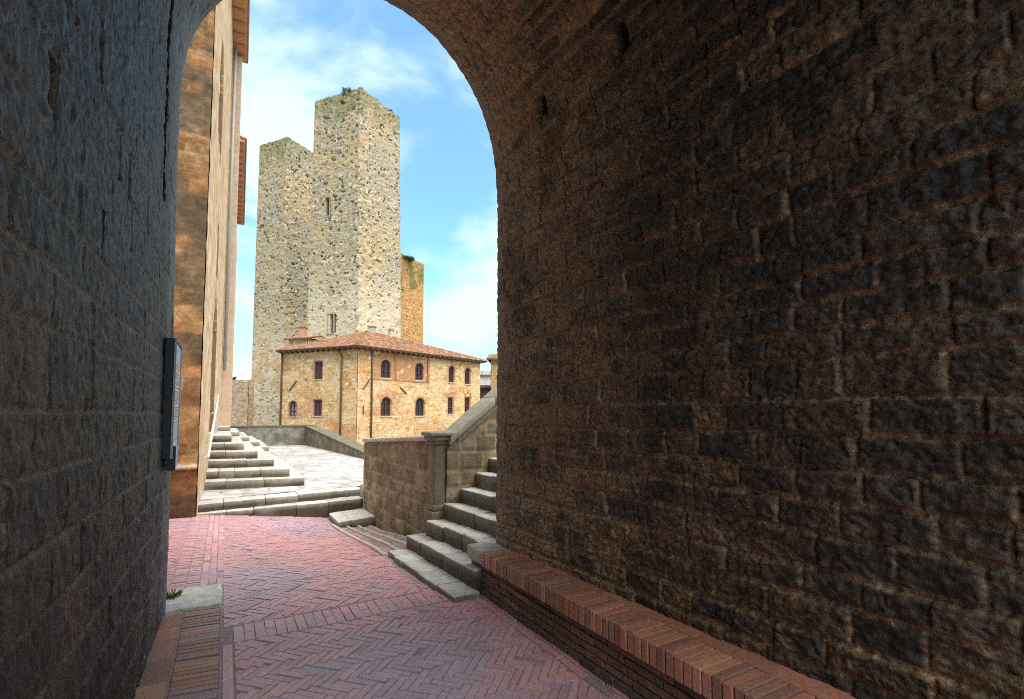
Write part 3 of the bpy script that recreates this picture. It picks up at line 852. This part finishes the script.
def edit_house(wins, flip, W):
    def ed(U, V, h, col):
        u = (W-U) if flip else U
        z_ = V+ZB
        pale = sstep(.53, .64, fbm(U*.9+3*flip, V*1.1, 5, 105))[..., None]
        col = col*(1-.45*pale)+np.array((.66, .47, .27))*.45*pale
        red = sstep(.55, .66, fbm(U*.45+13, V*.6, 4, 107))[..., None]
        col = col*(1-.5*red)+np.array((.44, .22, .10))*.5*red
        if not flip:                                   # brick panel between the upper windows
            m = (u > 1.55) & (u < 7.9) & (z_ > 4.66) & (fbm(U*1.3, V*1.3, 3, 109) > .38)
            col = np.where(m[..., None], np.array((.46, .235, .11))*(1+.3*(fbm(U*3, V*9, 3, 110)-.5))[..., None], col)
        for w in wins:
            ring = win_mask(u, z_, w, .13)
            col = np.where(ring[..., None], np.array((.46, .235, .12))*(1+.25*(fbm(U*9, V*9, 2, 111)-.5))[..., None], col)
            m = win_mask(u, z_, w)
            h = np.where(m, -.26, h); col = np.where(m[..., None], np.array((.22, .13, .08)), col)
        return h, col
    return ed
wall_patch('wall', HL+ZX*ZB, -HU, ZX, WL, ZE-ZB, .075, M_FAR, house, HP, edit_house(winL, True, WL))
wall_patch('wall', HC+ZX*ZB, HV, ZX, WR, ZE-ZB, .075, M_FAR, house, dict(HP, seed=103), edit_house(winR, False, WR))
hb = MB(); i0 = HC+(HU+HV)*.32
HB = HL+HR-HC
hb.hexa([i0+ZX*ZB, HL+HV*.3+ZX*ZB, HB+ZX*ZB, HR+HU*.3+ZX*ZB], [i0+ZX*ZE, HL+HV*.3+ZX*ZE, HB+ZX*ZE, HR+HU*.3+ZX*ZE], (.45, .28, .14))
hb.poly([HL+ZX*ZB, HB+ZX*ZB, HB+ZX*ZE, HL+ZX*ZE], (.45, .28, .14)); hb.poly([HR+ZX*ZB, HB+ZX*ZB, HB+ZX*ZE, HR+ZX*ZE], (.45, .28, .14))
hb.build('wall_core', M_FAR, house)

def window(parent, O, U_, N_, w, style):
    """O wall origin, U_ along, N_ outward; w = (u0, u1, z0, z1, kind)"""
    u0, u1, z0, z1, k = w
    def T(u, z_, n): return O+U_*u+ZX*z_+N_*n
    mid = (u0+u1)/2; hf = (u1-u0)/2
    def outline(g_):
        if k == 1:
            zs = z1-hf
            return [(mid-hf+g_, z0+g_), (mid+hf-g_, z0+g_)]+[(mid+(hf-g_)*math.cos(t), zs+(hf-g_)*math.sin(t)) for t in np.linspace(0, PI, 13)]
        return [(u0+g_, z0+g_), (u1-g_, z0+g_), (u1-g_, z1-g_), (u0+g_, z1-g_)]
    a, b = outline(-.03), outline(.10)
    fr = MB(); n = len(a); FC = (.075, .05, .055)
    vs = [T(u, z_, -.10) for u, z_ in a]+[T(u, z_, -.10) for u, z_ in b]+[T(u, z_, -.2) for u, z_ in a]+[T(u, z_, -.2) for u, z_ in b]
    fs = [(i, (i+1) % n, n+(i+1) % n, n+i) for i in range(n)]+[(n+i, n+(i+1) % n, 3*n+(i+1) % n, 3*n+i) for i in range(n)]
    fr.mesh(vs, fs, FC)
    fr.box(T(mid-.035, z0, -.19), U_*.07, ZX*(z1-z0-.03), N_*.085, FC)
    if style != 'shutter':
        for q in (.36, .7): fr.box(T(u0+.06, z0+(z1-z0)*q, -.19), U_*(u1-u0-.12), ZX*.05, N_*.07, FC)
    f = fr.build('window', M_WOOD, parent)
    pn = MB()
    pc_ = {'glass': (.055, .038, .034), 'shutter': (.13, .065, .075), 'lattice': (.35, .33, .33)}[style]
    if style == 'shutter':
        zz = z0+.08
        while zz < z1-.1:
            pn.box(T(u0+.08, zz, -.17), U_*(u1-u0-.16), ZX*.07+N_*-.04, N_*.02, pc_); zz += .085
        pn.build('shutter', M_WOOD, f)
    else:
        pn.poly([T(u, z_, -.205) for u, z_ in outline(.02)], pc_)
        pn.build('pane', M_GLASS if style == 'glass' else M_MET, f)
    sl = MB(); sl.box(T(u0-.10, z0-.09, -.1), U_*(u1-u0+.2), ZX*.085, N_*.18, (.52, .42, .30)); sl.build('sill', M_FAR, f)
    if k in (1, 2) and style != 'lattice':
        ar = MB(); zs = (z1-hf) if k == 1 else z1+.02
        for j in range(11):                                  # brick voussoirs
            t0, t1 = PI*j/11+.02, PI*(j+1)/11-.02
            r0, r1 = hf+.02, hf+.20; kk = random.uniform(.85, 1.15)
            q = [(mid+r*math.cos(t), zs+r*math.sin(t)) for r, t in ((r0, t0), (r1, t0), (r1, t1), (r0, t1))]
            ar.hexa([T(u, z_, -.02) for u, z_ in q], [T(u, z_, .055) for u, z_ in q], (.46*kk, .24*kk, .125*kk))
        ar.build('brick_arch', M_FAR, f)
for i, w in enumerate(winL): window(house, HC, HU, HN_L, w, 'lattice' if w[4] == 1 else 'shutter')
for i, w in enumerate(winR): window(house, HC, HV, HN_R, w, 'glass')
def HPt(side, u, z_, n): return HC+(HU if side == 'L' else HV)*u+ZX*z_+(HN_L if side == 'L' else HN_R)*n
for side, u, z0, bend in (('L', 1.62, ZB, .5), ('R', 1.38, ZB, 0), ('L', WL-.15, ZB, 0)):
    q = MB(); pts = [HPt(side, u, z0, .12), HPt(side, u, 6.6, .12)]
    pts += [HPt(side, u+bend*.5, 6.95, .25), HPt(side, u+bend, 7.15, .5)] if bend else [HPt(side, u, 7.1, .14)]
    q.tube(pts, .085, (.14, .09, .06)); q.build('drainpipe', M_MET, house, smooth=True)
for side, u, z_, du, dz in (('L', 7.55, 3.65, -.85, .9), ('R', .55, 3.7, .65, .9), ('R', 4.5, 4.0, .75, -.55), ('R', .6, 1.6, .0, .7)):
    q = MB(); q.tube([HPt(side, u, z_, .07), HPt(side, u+du, z_+dz, .07)], .06, (.10, .065, .045), 6); q.build('wall_anchor', M_MET, house)
for u in (3.95, 7.82):
    q = MB(); q.box(HPt('R', u-.12, 4.7, .02), HV*.24, HN_R*.10, ZX*2.4, (.36, .18, .09)); q.build('brick_pilaster', M_FAR, house, bevel=.02)
q = MB(); q.box(HPt('R', 1.5, 4.60, .02), HV*6.5, HN_R*.07, ZX*.10, (.42, .22, .11)); q.build('brick_band', M_FAR, house, bevel=.015)

# roof
AP = np.array((-14.13, 49.0, 9.7)); OV = .55
EL = HL+HU*.12+HN_L*OV+ZX*7.28; ECn = HC-HU*OV*.0+HN_L*OV+HN_R*OV+ZX*7.28; ER = HR+HV*OV+HN_R*OV+ZX*7.28
def roof_face(mb, e0, e1, ap, width=.24, tl=.42, seed=1):
    rr_ = random.Random(seed)
    u = unit(e1-e0); Lh = np.linalg.norm(e1-e0)
    w = ap-e0; ua = np.dot(w, u); v = w-u*ua; H = np.linalg.norm(v); v = v/H
    n = np.cross(u, v); n = n if n[2] > 0 else -n
    mb.poly([e0-n*.04, e1-n*.04, ap-n*.04], (.22, .11, .075))
    k = 0
    while k*width < Lh:
        uc = (k+.5)*width; vm = H*min(uc/ua, (Lh-uc)/(Lh-ua)); vv = -.06
        while vv < vm-.05:
            ve = min(vv+tl, vm+.1)
            q = rr_.uniform(.72, 1.22); base = rr_.choice([(.43, .20, .105), (.36, .165, .09), (.48, .255, .145), (.30, .165, .10), (.42, .28, .17)])
            cl = tuple(x*q for x in base); j = rr_.uniform(-.012, .012)
            ring0 = [e0+u*(uc+j+.105*math.cos(t))+v*vv+n*(.035+.085*math.sin(t)) for t in np.linspace(0, PI, 6)]
            ring1 = [e0+u*(uc+j+.085*math.cos(t))+v*(ve+.04)+n*(.0+.07*math.sin(t)) for t in np.linspace(0, PI, 6)]
            mb.mesh(ring0+ring1, [(i, i+1, 7+i, 6+i) for i in range(5)]+[tuple(range(6))], cl)
            vv = ve
        k += 1
rm = MB()
roof_face(rm, EL, ECn, AP, seed=2); roof_face(rm, ECn, ER, AP, seed=3)
BK = HL+HR-HC+ZX*7.28
rm.poly([EL, AP, BK], (.3, .15, .1)); rm.poly([ER, AP, BK], (.3, .15, .1))
for p, q in ((ECn, AP), (AP, ER), (AP, EL)):
    N_ = int(np.linalg.norm(q-p)/.45)
    for i in range(N_):
        k = random.uniform(.75, 1.15)
        b0 = (.40, .30, .12) if (p is ECn and i > N_*.25) else (.38, .19, .13)
        rm.tube([p+(q-p)*(i/N_)+ZX*.06, p+(q-p)*((i+1.08)/N_)+ZX*.03], [.13, .10], tuple(x*k for x in b0), 7)
roof = rm.build('roof', M_TILE, house)
so = MB(); DKC = (.11, .075, .055)
for (e0, e1, w0, w1) in ((EL, ECn, HL+ZX*7.16, HC+ZX*7.16), (ECn, ER, HC+ZX*7.16, HR+ZX*7.16)):
    so.hexa([w0-ZX*.02, w1-ZX*.02, e1-ZX*.10, e0-ZX*.10], [w0+ZX*.14, w1+ZX*.14, e1-ZX*.03, e0-ZX*.03], DKC)
    N_ = int(np.linalg.norm(e1-e0)/.6)
    for i in range(N_):
        t = (i+.5)/N_; p = w0+(w1-w0)*t; q = e0+(e1-e0)*t; u = unit(e1-e0)
        so.hexa([p-u*.06-ZX*.16, p+u*.06-ZX*.16, q+u*.06-ZX*.19, q-u*.06-ZX*.19], [p-u*.06-ZX*.022, p+u*.06-ZX*.022, q+u*.06-ZX*.102, q-u*.06-ZX*.102], (.15, .10, .07))
so.build('eave', M_WOOD, house)
ch_ = MB(); pc0 = AP+np.array((.35, -.2, 0)); ch_.box(pc0+np.array((-.3, -.3, -.6)), (.6, 0, 0), (0, .6, 0), (0, 0, 1.0), (.45, .40, .33)); ch_.box(pc0+np.array((-.38, -.38, .41)), (.76, 0, 0), (0, .76, 0), (0, 0, .1), (.30, .2, .14))
ch_.build('chimney', M_FAR, roof, bevel=.02)

# ================================================================== TOWERS
def tower(name, label, corner, left, right, zt, zb, corner_b, left_b, right_b, params, mat, edit, slots=(), res=.085, zcap=.25):
    """square tower: corner towards us, left and right ends of the two visible faces, top and base plan"""
    T_ = thing(name, (0, 0, 0), label, 'tower')
    C_t, L_t, R_t = (np.array((*p, 0.)) for p in (corner, left, right))
    C_b, L_b, R_b = (np.array((*p, 0.)) for p in (corner_b, left_b, right_b))
    H = zt-zb
    B_t, B_b = L_t+R_t-C_t, L_b+R_b-C_b
    for fi, (p_t, q_t, p_b, q_b) in enumerate(((L_t, C_t, L_b, C_b), (C_t, R_t, C_b, R_b))):
        W = np.linalg.norm(q_t-p_t); nu, nv = int(W/res)+1, int(H/res)+1
        U, V = np.meshgrid(np.linspace(0, W, nu), np.linspace(0, H, nv), indexing='ij')
        h, col, d, r = masonry(U+fi*40, V, **dict(params, seed=params['seed']+fi))
        h, col = edit(fi, U, V+zb, W, h, col)
        cap = (fbm(U*1.1, U*0+fi*9, 3, 5)-.5)*zcap               # ragged top
        t = V/H
        nrm = np.cross(unit(q_t-p_t), ZX)
        ed = sstep(0, .12, np.minimum(U, W-U))
        pb = p_b+(q_b-p_b)*(U/W)[..., None]; pt = p_t+(q_t-p_t)*(U/W)[..., None]
        co = pb*(1-t[..., None])+pt*t[..., None]+nrm*(h*ed-.04)[..., None]
        bis = unit(np.array((*(2*C_t-L_t-R_t)[:2], 0.)))          # irregular corner stones
        jag = (fbm(V*1.5, V*0, 3, params['seed']+77)-.5)*.30
        wj = sstep(.45, 0, (W-U) if fi == 0 else U)
        co = co+bis*(jag*wj)[..., None]
        jo = (fbm(V*1.4, V*0+5+fi, 3, params['seed']+78)-.5)*.26*sstep(.4, 0, U if fi == 0 else W-U)
        co = co+unit(q_t-p_t)*jo[..., None]
        co[..., 2] = zb+V+np.where(t > .985, cap, 0)
        mesh_np('wall', co.reshape(-1, 3), grid_quads(nu, nv), col.reshape(-1, 3), mat, T_)
    k = MB(); cl = tuple(params['palette'][0])
    m = (C_t+B_t)/2; sh = lambda p, c, f=.80: c+(p-c)*f
    mb_ = (C_b+B_b)/2
    bot = [sh(p, mb_)+ZX*zb for p in (C_b, R_b, B_b, L_b)]; tp_ = [sh(p, m)+ZX*(zt-.15) for p in (C_t, R_t, B_t, L_t)]
    k.hexa(bot, tp_, cl)
    k.hexa([L_b*.999+C_b*.001+ZX*zb, B_b+ZX*zb, sh(B_b, mb_, .93)+ZX*zb, sh(L_b, mb_, .93)+ZX*zb], [L_t+ZX*(zt-.1), B_t+ZX*(zt-.1), sh(B_t, m, .93)+ZX*(zt-.1), sh(L_t, m, .93)+ZX*(zt-.1)], cl)
    k.hexa([R_b+ZX*zb, B_b+ZX*zb, sh(B_b, mb_, .93)+ZX*zb, sh(R_b, mb_, .93)+ZX*zb], [R_t+ZX*(zt-.1), B_t+ZX*(zt-.1), sh(B_t, m, .93)+ZX*(zt-.1), sh(R_t, m, .93)+ZX*(zt-.1)], cl)
    k.build('tower_core', mat, T_)
    for (fi, u0, u1, z0, z1) in slots:
        p, q = ((L_t, C_t), (C_t, R_t))[fi]; pb, qb = ((L_b, C_b), (C_b, R_b))[fi]
        t = ((z0+z1)/2-zb)/H
        P0 = pb*(1-t)+p*t; Q0 = qb*(1-t)+q*t; u = unit(Q0-P0); n = np.cross(u, ZX)
        f = MB(); FCc = (.36, .31, .22)
        for (x0, x1, y0, y1) in ((u0-.10, u0, z0, z1), (u1, u1+.10, z0, z1), (u0-.2, u1+.2, z1, z1+.22), (u0-.2, u1+.2, z0-.16, z0)):
            f.box(P0+u*x0+ZX*y0-n*.3, u*(x1-x0), ZX*(y1-y0), n*.36, FCc)
        w_ = f.build('window', mat, T_, bevel=.01)
    return T_
TP = dict(seed=121, ch=(.19, .34), sl=(.19, .48), joint=.05, relief=.07, rough=.06, rfreq=2.6, wob=.14, keepstone=.3,
          palette=((.44, .365, .245), (.49, .405, .27), (.33, .285, .205), (.46, .335, .185), (.52, .44, .32), (.38, .33, .24), (.43, .28, .145)), mortar=(.38, .315, .215), var=.22, hole=(.065, .16))
def edit_tower(lowz, seed, slots, stains):
    def ed(fi, U, z_, W, h, col):
        Uo = U+fi*37
        # scattered voids between the stones
        v = (fbm(Uo*3.2, z_*3.5, 2, seed+3) < .24)
        h = np.where(v, h-.2, h); col = np.where(v[..., None], col*np.array((.30, .28, .20)), col)
        # warm and grey weathering zones
        wz = sstep(.50, .60, fbm(Uo*.30, z_*.22, 5, seed))[..., None]
        col = col*(1-.5*wz)+np.array((.50, .36, .20))*.5*wz
        gz = sstep(.50, .62, fbm(Uo*.4+9, z_*.3, 4, seed+1))[..., None]
        col = col*(1-.4*gz)+np.array((.37, .34, .275))*.4*gz
        ph = (np.abs((Uo-.6) % 2.3-1.1) < .09) & (np.abs((z_+.3*np.floor(Uo/2.3)) % 3.1-1.5) < .10)      # putlog holes
        h = np.where(ph, -.35, h); col = np.where(ph[..., None], np.array((.06, .05, .04)), col)
        # paler, smoother masonry lower down
        lo = (sstep(lowz+9, lowz, z_)*sstep(.30, .5, fbm(Uo*.6, z_*.5, 3, seed+7)+.1))[..., None]
        col = col*(1-.6*lo)+np.array((.64, .54, .385))*.65*lo; h = h*(1-.55*lo[..., 0])
        # moss and grass near the ragged top
        top_ = z_.max()
        ms = sstep(top_-5.5, top_-.3, z_)*1.25-(.75-sstep(.4, .6, fbm(Uo*1.1, z_*.7, 4, seed+4))*.6)
        ms = np.clip(ms*1.6-.25, 0, .6)[..., None]
        col = col*(1-ms)+np.array((.19, .185, .075))*ms
        for (f_, u0, u1, z0, z1) in slots:
            if f_ == fi:
                m = (U > u0) & (U < u1) & (z_ > z0) & (z_ < z1)
                h = np.where(m, -.45, h); col = np.where(m[..., None], np.array((.05, .042, .035)), col)
        if stains:
            s_ = (sstep(.5, .58, fbm(Uo*.7, z_*.6, 4, seed+9))*sstep(14, 9, z_))[..., None]
            col = col*(1-.75*s_)+np.array((.52, .31, .15))*.75*s_
        return h, col
    return ed
s1 = ((0, 2.05, 2.75, 24.9, 27.1), (0, 3.1, 3.85, 10.9, 13.1))
tower('stone_tower', 'taller pale stone tower on the right, with slit windows and a mossy top', (-17.58, 56), (-23.92, 58.5), (-14.40, 62.0), 39.5, -1.6, (-17.2, 55.7), (-24.3, 58.5), (-13.6, 61.8), TP, M_FAR, edit_tower(12, 141, s1, False), s1)
tower('stone_tower', 'pale stone tower on the left, lower in view, its right face in shade', (-30.61, 66), (-35.52, 68.2), (-28.3, 71.1), 39.3, -1.6, (-30.1, 65.8), (-35.75, 68.3), (-27.6, 71.3), dict(TP, seed=131, palette=((.42, .35, .235), (.47, .385, .255), (.34, .285, .195), (.45, .32, .175), (.50, .425, .305), (.36, .31, .225))), M_FAR, edit_tower(8, 151, (), True))
BP = dict(seed=161, ch=(.16, .3), sl=(.3, .7), joint=.04, relief=.05, rough=.04, rfreq=2.2, wob=.05, keepstone=.4,
          palette=((.52, .255, .095), (.56, .29, .115), (.46, .22, .08), (.52, .31, .14)), mortar=(.48, .28, .12), var=.2, hole=(.02, .2))
def edit_bt(fi, U, z_, W, h, col):
    top_ = z_.max()
    ms = sstep(top_-6, top_-1, z_+(1-U/W)*2.5)*1.3-(.8-sstep(.4, .6, fbm(U*1.0, z_*.5, 4, 167))*.75)
    ms = np.clip(ms*1.8-.5, 0, .75)[..., None]
    col = col*(1-ms)+np.array((.13, .135, .045))*ms
    ph = (np.abs((U-.9) % 1.9-.95) < .10) & (np.abs((z_-1) % 2.4-1.2) < .12)      # putlog holes
    h = np.where(ph, -.3, h); col = np.where(ph[..., None], np.array((.06, .045, .03)), col)
    return h, col
tower('brick_tower', 'short orange brick tower with ivy on top behind the pale towers', (-17.0, 74.6), (-22.3, 77.0), (-14.42, 80.5), 26.0, -1.6, (-17.0, 74.6), (-22.3, 77.0), (-14.42, 80.5), BP, M_FAR, edit_bt, zcap=.35)

# ================================================================== SMALL BUILDINGS BETWEEN AND BEHIND
def simple_house(name, label, o, u, W, D, z1, pal, roofc, over=.35, rise=.8, wins=()):
    T_ = thing(name, (0, 0, 0), label, 'house' if 'wall' not in name else 'wall')
    o = np.array((*o, 0.)); u = unit(np.array((*u, 0.))); n = np.cross(u, ZX); b = -n
    prm = dict(HP, seed=random.randint(200, 400), palette=pal, mortar=pal[0])
    def ed(U, V, h, col):
        for (u0, u1, z0, z1_) in wins:
            m = (U > u0) & (U < u1) & (V-1.6 > z0) & (V-1.6 < z1_)
            h = np.where(m, -.2, h); col = np.where(m[..., None], np.array((.06, .05, .05)), col)
        return h, col
    wall_patch('wall', o-ZX*1.6, u, ZX, W, z1+1.6, .1, M_FAR, T_, prm, ed)
    wall_patch('wall', o+b*D-ZX*1.6, n, ZX, D, z1+1.6, .1, M_FAR, T_, dict(prm, seed=prm['seed']+1))
    wall_patch('wall', o+u*W-ZX*1.6, b, ZX, D, z1+1.6, .1, M_FAR, T_, dict(prm, seed=prm['seed']+2))
    c_ = MB(); c_.box(o+b*.35+u*.35-ZX*1.6, u*(W-.7), b*(D-.35), ZX*(z1+1.55), pal[0]); c_.build('wall_core', M_FAR, T_)
    if roofc:
        r_ = MB()
        e0, e1 = o-u*over+n*over+ZX*z1, o+u*(W+over)+n*over+ZX*z1
        f0, f1 = o-u*over+b*(D+over)+ZX*z1, o+u*(W+over)+b*(D+over)+ZX*z1
        m0, m1 = (e0+f0)/2+ZX*rise, (e1+f1)/2+ZX*rise
        for (x0, x1, y0, y1) in ((e0, e1, m0, m1), (f0, f1, m0, m1)):
            N_ = int(np.linalg.norm(x1-x0)/.25)
            r_.hexa([x0-ZX*.12, x1-ZX*.12, y1-ZX*.12, y0-ZX*.12], [x0, x1, y1, y0], (.2, .12, .08))
            for i in range(N_):
                t = (i+.5)/N_; k = random.uniform(.7, 1.2)
                r_.tube([x0+(x1-x0)*t+ZX*.01, y0+(y1-y0)*t+ZX*.01], .1, tuple(x*k for x in roofc), 6)
        r_.poly([e0, m0, f0], pal[0]); r_.poly([e1, m1, f1], pal[0])
        r_.build('roof', M_TILE, T_)
    return T_
OR = ((.48, .28, .13), (.44, .24, .11), (.52, .34, .17)); TAN = ((.40, .29, .19), (.36, .25, .16), (.44, .33, .22)); DKB = ((.16, .12, .10), (.13, .10, .085), (.19, .14, .11))
YEL = ((.56, .36, .16), (.52, .33, .15), (.60, .41, .20))
t_ = simple_house('back_house', 'small yellow house end with chimney squeezed between the two pale towers', (-23.45, 52.2), (.955, -.29), 2.3, 3.5, 9.45, YEL, (.36, .19, .12), rise=.5)
q = MB(); q.box((-22.55, 52.6, 9.6), (.55, 0, 0), (0, .55, 0), (0, 0, 1.15), (.50, .27, .14)); q.box((-22.65, 52.5, 10.753), (.75, 0, 0), (0, .75, 0), (0, 0, .14), (.40, .2, .12)); q.build('chimney', M_FAR, t_, bevel=.02)
simple_house('brick_cottage', 'orange cottage corner with mossy eave at the right edge of the arch', (-2.45, 58.0), (1, -.05), 6, 6, 8.0, OR, (.33, .27, .15), over=.55, rise=.9)
simple_house('dark_house', 'low dark walled house at the far right end of the brick house', (-4.6, 64.0), (.98, .2), 5, 5, 5.0, DKB, (.15, .09, .06), rise=.4)
simple_house('far_house', 'distant pale house roofline just visible right of the brick house', (-6.5, 90.0), (1, .1), 8, 6, 8.6, ((.55, .52, .48), (.5, .47, .44)), (.45, .38, .33), rise=1.0)
simple_house('garden_wall', 'rough tan stone wall left of the pale tower base behind the parapet', (-37.5, 60.0), (.96, -.28), 7.2, .8, 5.6, TAN, None)

# ================================================================== NOTICE BOARD on the left wall
nb = thing('notice_board', (0, 0, 0), 'dark framed notice board with pale printed sheets hung on the grey left wall', 'notice board')
NA0, NA1, NC0, NC1, NZ0, NZ1 = 4.45, 5.0, -.396, -.325, 1.27, 2.165
f = MB(); BLK = (.018, .018, .022)
f.box(P(NA0, NC0, NZ0), P(NA1-NA0, 0, 0), P(0, NC1-NC0-.012, 0), (0, 0, NZ1-NZ0), BLK)
f.build('case', M_MET, nb, bevel=.006)
f = MB(); fw = .022
for (x0, x1, y0, y1) in ((NA0, NA0+fw, NZ0, NZ1), (NA1-fw, NA1, NZ0, NZ1), (NA0+fw, NA1-fw, NZ0, NZ0+fw), (NA0+fw, NA1-fw, NZ1-fw, NZ1)):
    f.box(P(x0, NC1-.011, y0), P(x1-x0, 0, 0), P(0, .014, 0), (0, 0, y1-y0), (.55, .55, .56) if y1-y0 > .5 else BLK)
f.build('frame', M_MET, nb)
def sheet(x0, x1, y0, y1, col, nm): 
    s_ = MB(); s_.box(P(x0, NC1-.010, y0), P(x1-x0, 0, 0), P(0, .004, 0), (0, 0, y1-y0), col); return s_.build(nm, M_MET, nb)
x0, x1 = NA0+.024, NA1-.024
sheet(x0, x1, 2.01, 2.139, (.42, .62, .82), 'header_panel'); sheet(x0, x1, 1.54, 2.007, (.86, .76, .72), 'poster'); sheet(x0, x1, 1.40, 1.537, (.60, .56, .56), 'poster'); sheet(x0, x1, 1.295, 1.397, (.50, .64, .82), 'footer_panel')
tx = MB(); rt = random.Random(4); zz = 1.98
while zz > 1.55:                                    # rows of small unreadable print
    x = x0+.03
    while x < x1-.05:
        l = rt.uniform(.02, .06); tx.box(P(x, NC1-.006, zz), P(l, 0, 0), P(0, .002, 0), (0, 0, .007), (.30, .24, .24)); x += l+.012
    zz -= rt.choice((.018, .018, .03))
tx.build('print', M_MET, nb)
f = MB(); f.box(P(4.52, NC1-.03, 1.19), P(.25, 0, 0), P(0, .045, 0), (0, 0, .16), (.36, .54, .78)); f.box(P(4.505, NC1-.035, 1.18), P(.014, 0, 0), P(0, .055, 0), (0, 0, .18), BLK); f.build('leaflet_holder', M_MET, nb)

# ================================================================== PLANTS
def tuft(name, label, base, r, hgt, n, cat='plant', seed=1, col=(.11, .13, .045), broad=.25, grp=None):
    rr_ = random.Random(seed); m = MB()
    for _ in range(n):
        an = rr_.uniform(0, 2*PI); rad = r*math.sqrt(rr_.random()); b = np.array(base)+np.array((math.cos(an)*rad, math.sin(an)*rad, 0))
        d = np.array((math.cos(an)*rr_.uniform(.1, .7), math.sin(an)*rr_.uniform(.1, .7), rr_.uniform(.5, 1)))*hgt*rr_.uniform(.5, 1)
        s = unit(np.cross(d, (rr_.uniform(-1, 1), rr_.uniform(-1, 1), .3)))*hgt*broad*rr_.uniform(.4, 1)
        k = rr_.uniform(.6, 1.4); cl = tuple(x*k for x in col)
        m.poly([b-s*.3, b+s*.3, b+d*.55+s, b+d, b+d*.55-s], cl)
    o = m.build(name, M_LEAF)
    return tag(o, label, cat, grp)
tuft('weed', 'small green weed growing at the foot of the left wall beside the stone slab', P(5.30, -.36, .015), .07, .075, 120, seed=1, col=(.13, .19, .05), broad=.10)
tuft('bush', 'dark little shrub on the right rim of the taller tower top', (-15.6, 60.8, 39.3), .35, .75, 90, seed=2, col=(.09, .09, .04))
tuft('bush', 'second small shrub halfway along the taller tower right rim', (-16.7, 58.5, 39.4), .25, .5, 60, seed=3, col=(.10, .10, .05))
tuft('bush', 'grassy tuft on the left rim of the taller tower top', (-19.4, 56.75, 39.35), .6, .5, 110, seed=4, col=(.14, .14, .06))
tuft('ivy_clump', 'green ivy clump hanging over the top of the orange brick tower', (-16.3, 76.2, 25.4), 1.0, .6, 420, seed=6, col=(.075, .11, .03))
tuft('bush', 'tiny plant on the end of the tan garden wall beside the left tower', (-33.2, 59.2, 5.6), .25, .6, 60, seed=7, col=(.09, .10, .05))

# ================================================================== WORLD, SUN, CAMERA
SUN_EL = math.radians(66); sv = np.array((.56, -.60)); sv = sv/np.linalg.norm(sv)
w = bpy.data.worlds.new('World'); scene.world = w; w.use_nodes = True
nt = w.node_tree; L = nt.links.new
bg = nt.nodes['Background']
sky = nd(nt, 'ShaderNodeTexSky', sky_type='NISHITA', sun_disc=False, sun_elevation=SUN_EL, altitude=300.0, air_density=1.0, dust_density=1.2, ozone_density=1.6)
sky.sun_rotation = math.atan2(sv[0], sv[1])
tc = nd(nt, 'ShaderNodeTexCoord')
mp = nd(nt, 'ShaderNodeMapping'); mp.inputs['Scale'].default_value = (1, 1, 2.2); mp.inputs['Location'].default_value = (.08, 2.78, .21)
L(tc.outputs['Generated'], mp.inputs['Vector'])
cn = nd(nt, 'ShaderNodeTexNoise', i_Scale=2.6, i_Detail=7.0, i_Roughness=.52, i_Distortion=.25)
L(mp.outputs[0], cn.inputs['Vector'])
cr = nd(nt, 'ShaderNodeMapRange', interpolation_type='SMOOTHSTEP'); cr.inputs[1].default_value = .40; cr.inputs[2].default_value = .58; cr.inputs[3].default_value = .14; cr.inputs[4].default_value = .90
L(cn.outputs['Fac'], cr.inputs[0])
mix = nd(nt, 'ShaderNodeMix', data_type='RGBA'); mix.inputs[7].default_value = (2.9, 3.6, 4.05, 1)
sat = nd(nt, 'ShaderNodeHueSaturation', i_Saturation=1.15, i_Value=.98)
tin = nd(nt, 'ShaderNodeMix', data_type='RGBA', blend_type='MULTIPLY'); tin.inputs[0].default_value = 1; tin.inputs[7].default_value = (.72, 1.06, .98, 1)
L(sky.outputs[0], sat.inputs['Color']); L(sat.outputs[0], tin.inputs[6]); L(tin.outputs[2], mix.inputs[6]); L(cr.outputs[0], mix.inputs[0])
L(mix.outputs[2], bg.inputs['Color']); bg.inputs['Strength'].default_value = .10

sd = bpy.data.lights.new('Sun', 'SUN'); sd.energy = 2.2; sd.angle = math.radians(65); sd.color = (1, .91, .78)
so_ = bpy.data.objects.new('Sun', sd); COL.objects.link(so_)
dirv = Vector((sv[0]*math.cos(SUN_EL), sv[1]*math.cos(SUN_EL), math.sin(SUN_EL)))
so_.rotation_euler = dirv.to_track_quat('Z', 'Y').to_euler()

cam = bpy.data.cameras.new('Camera'); co = bpy.data.objects.new('Camera', cam); COL.objects.link(co)
cam.sensor_width = 36; cam.lens = 36*500/1024; cam.shift_y = .0331; cam.clip_start = .05; cam.clip_end = 6000
co.location = (0, 0, 1.6); co.rotation_euler = (math.radians(93.5), 0, 0)
scene.camera = co
scene.view_settings.view_transform = 'Standard'; scene.view_settings.look = 'None'
scene.view_settings.exposure = 1.8; scene.view_settings.gamma = 1.0
scene.render.engine = 'CYCLES'
cy = scene.cycles
cy.filter_width = 1.0
cy.max_bounces = 10; cy.diffuse_bounces = 6; cy.glossy_bounces = 3; cy.use_denoising = False
cy.caustics_reflective = False; cy.caustics_refractive = False
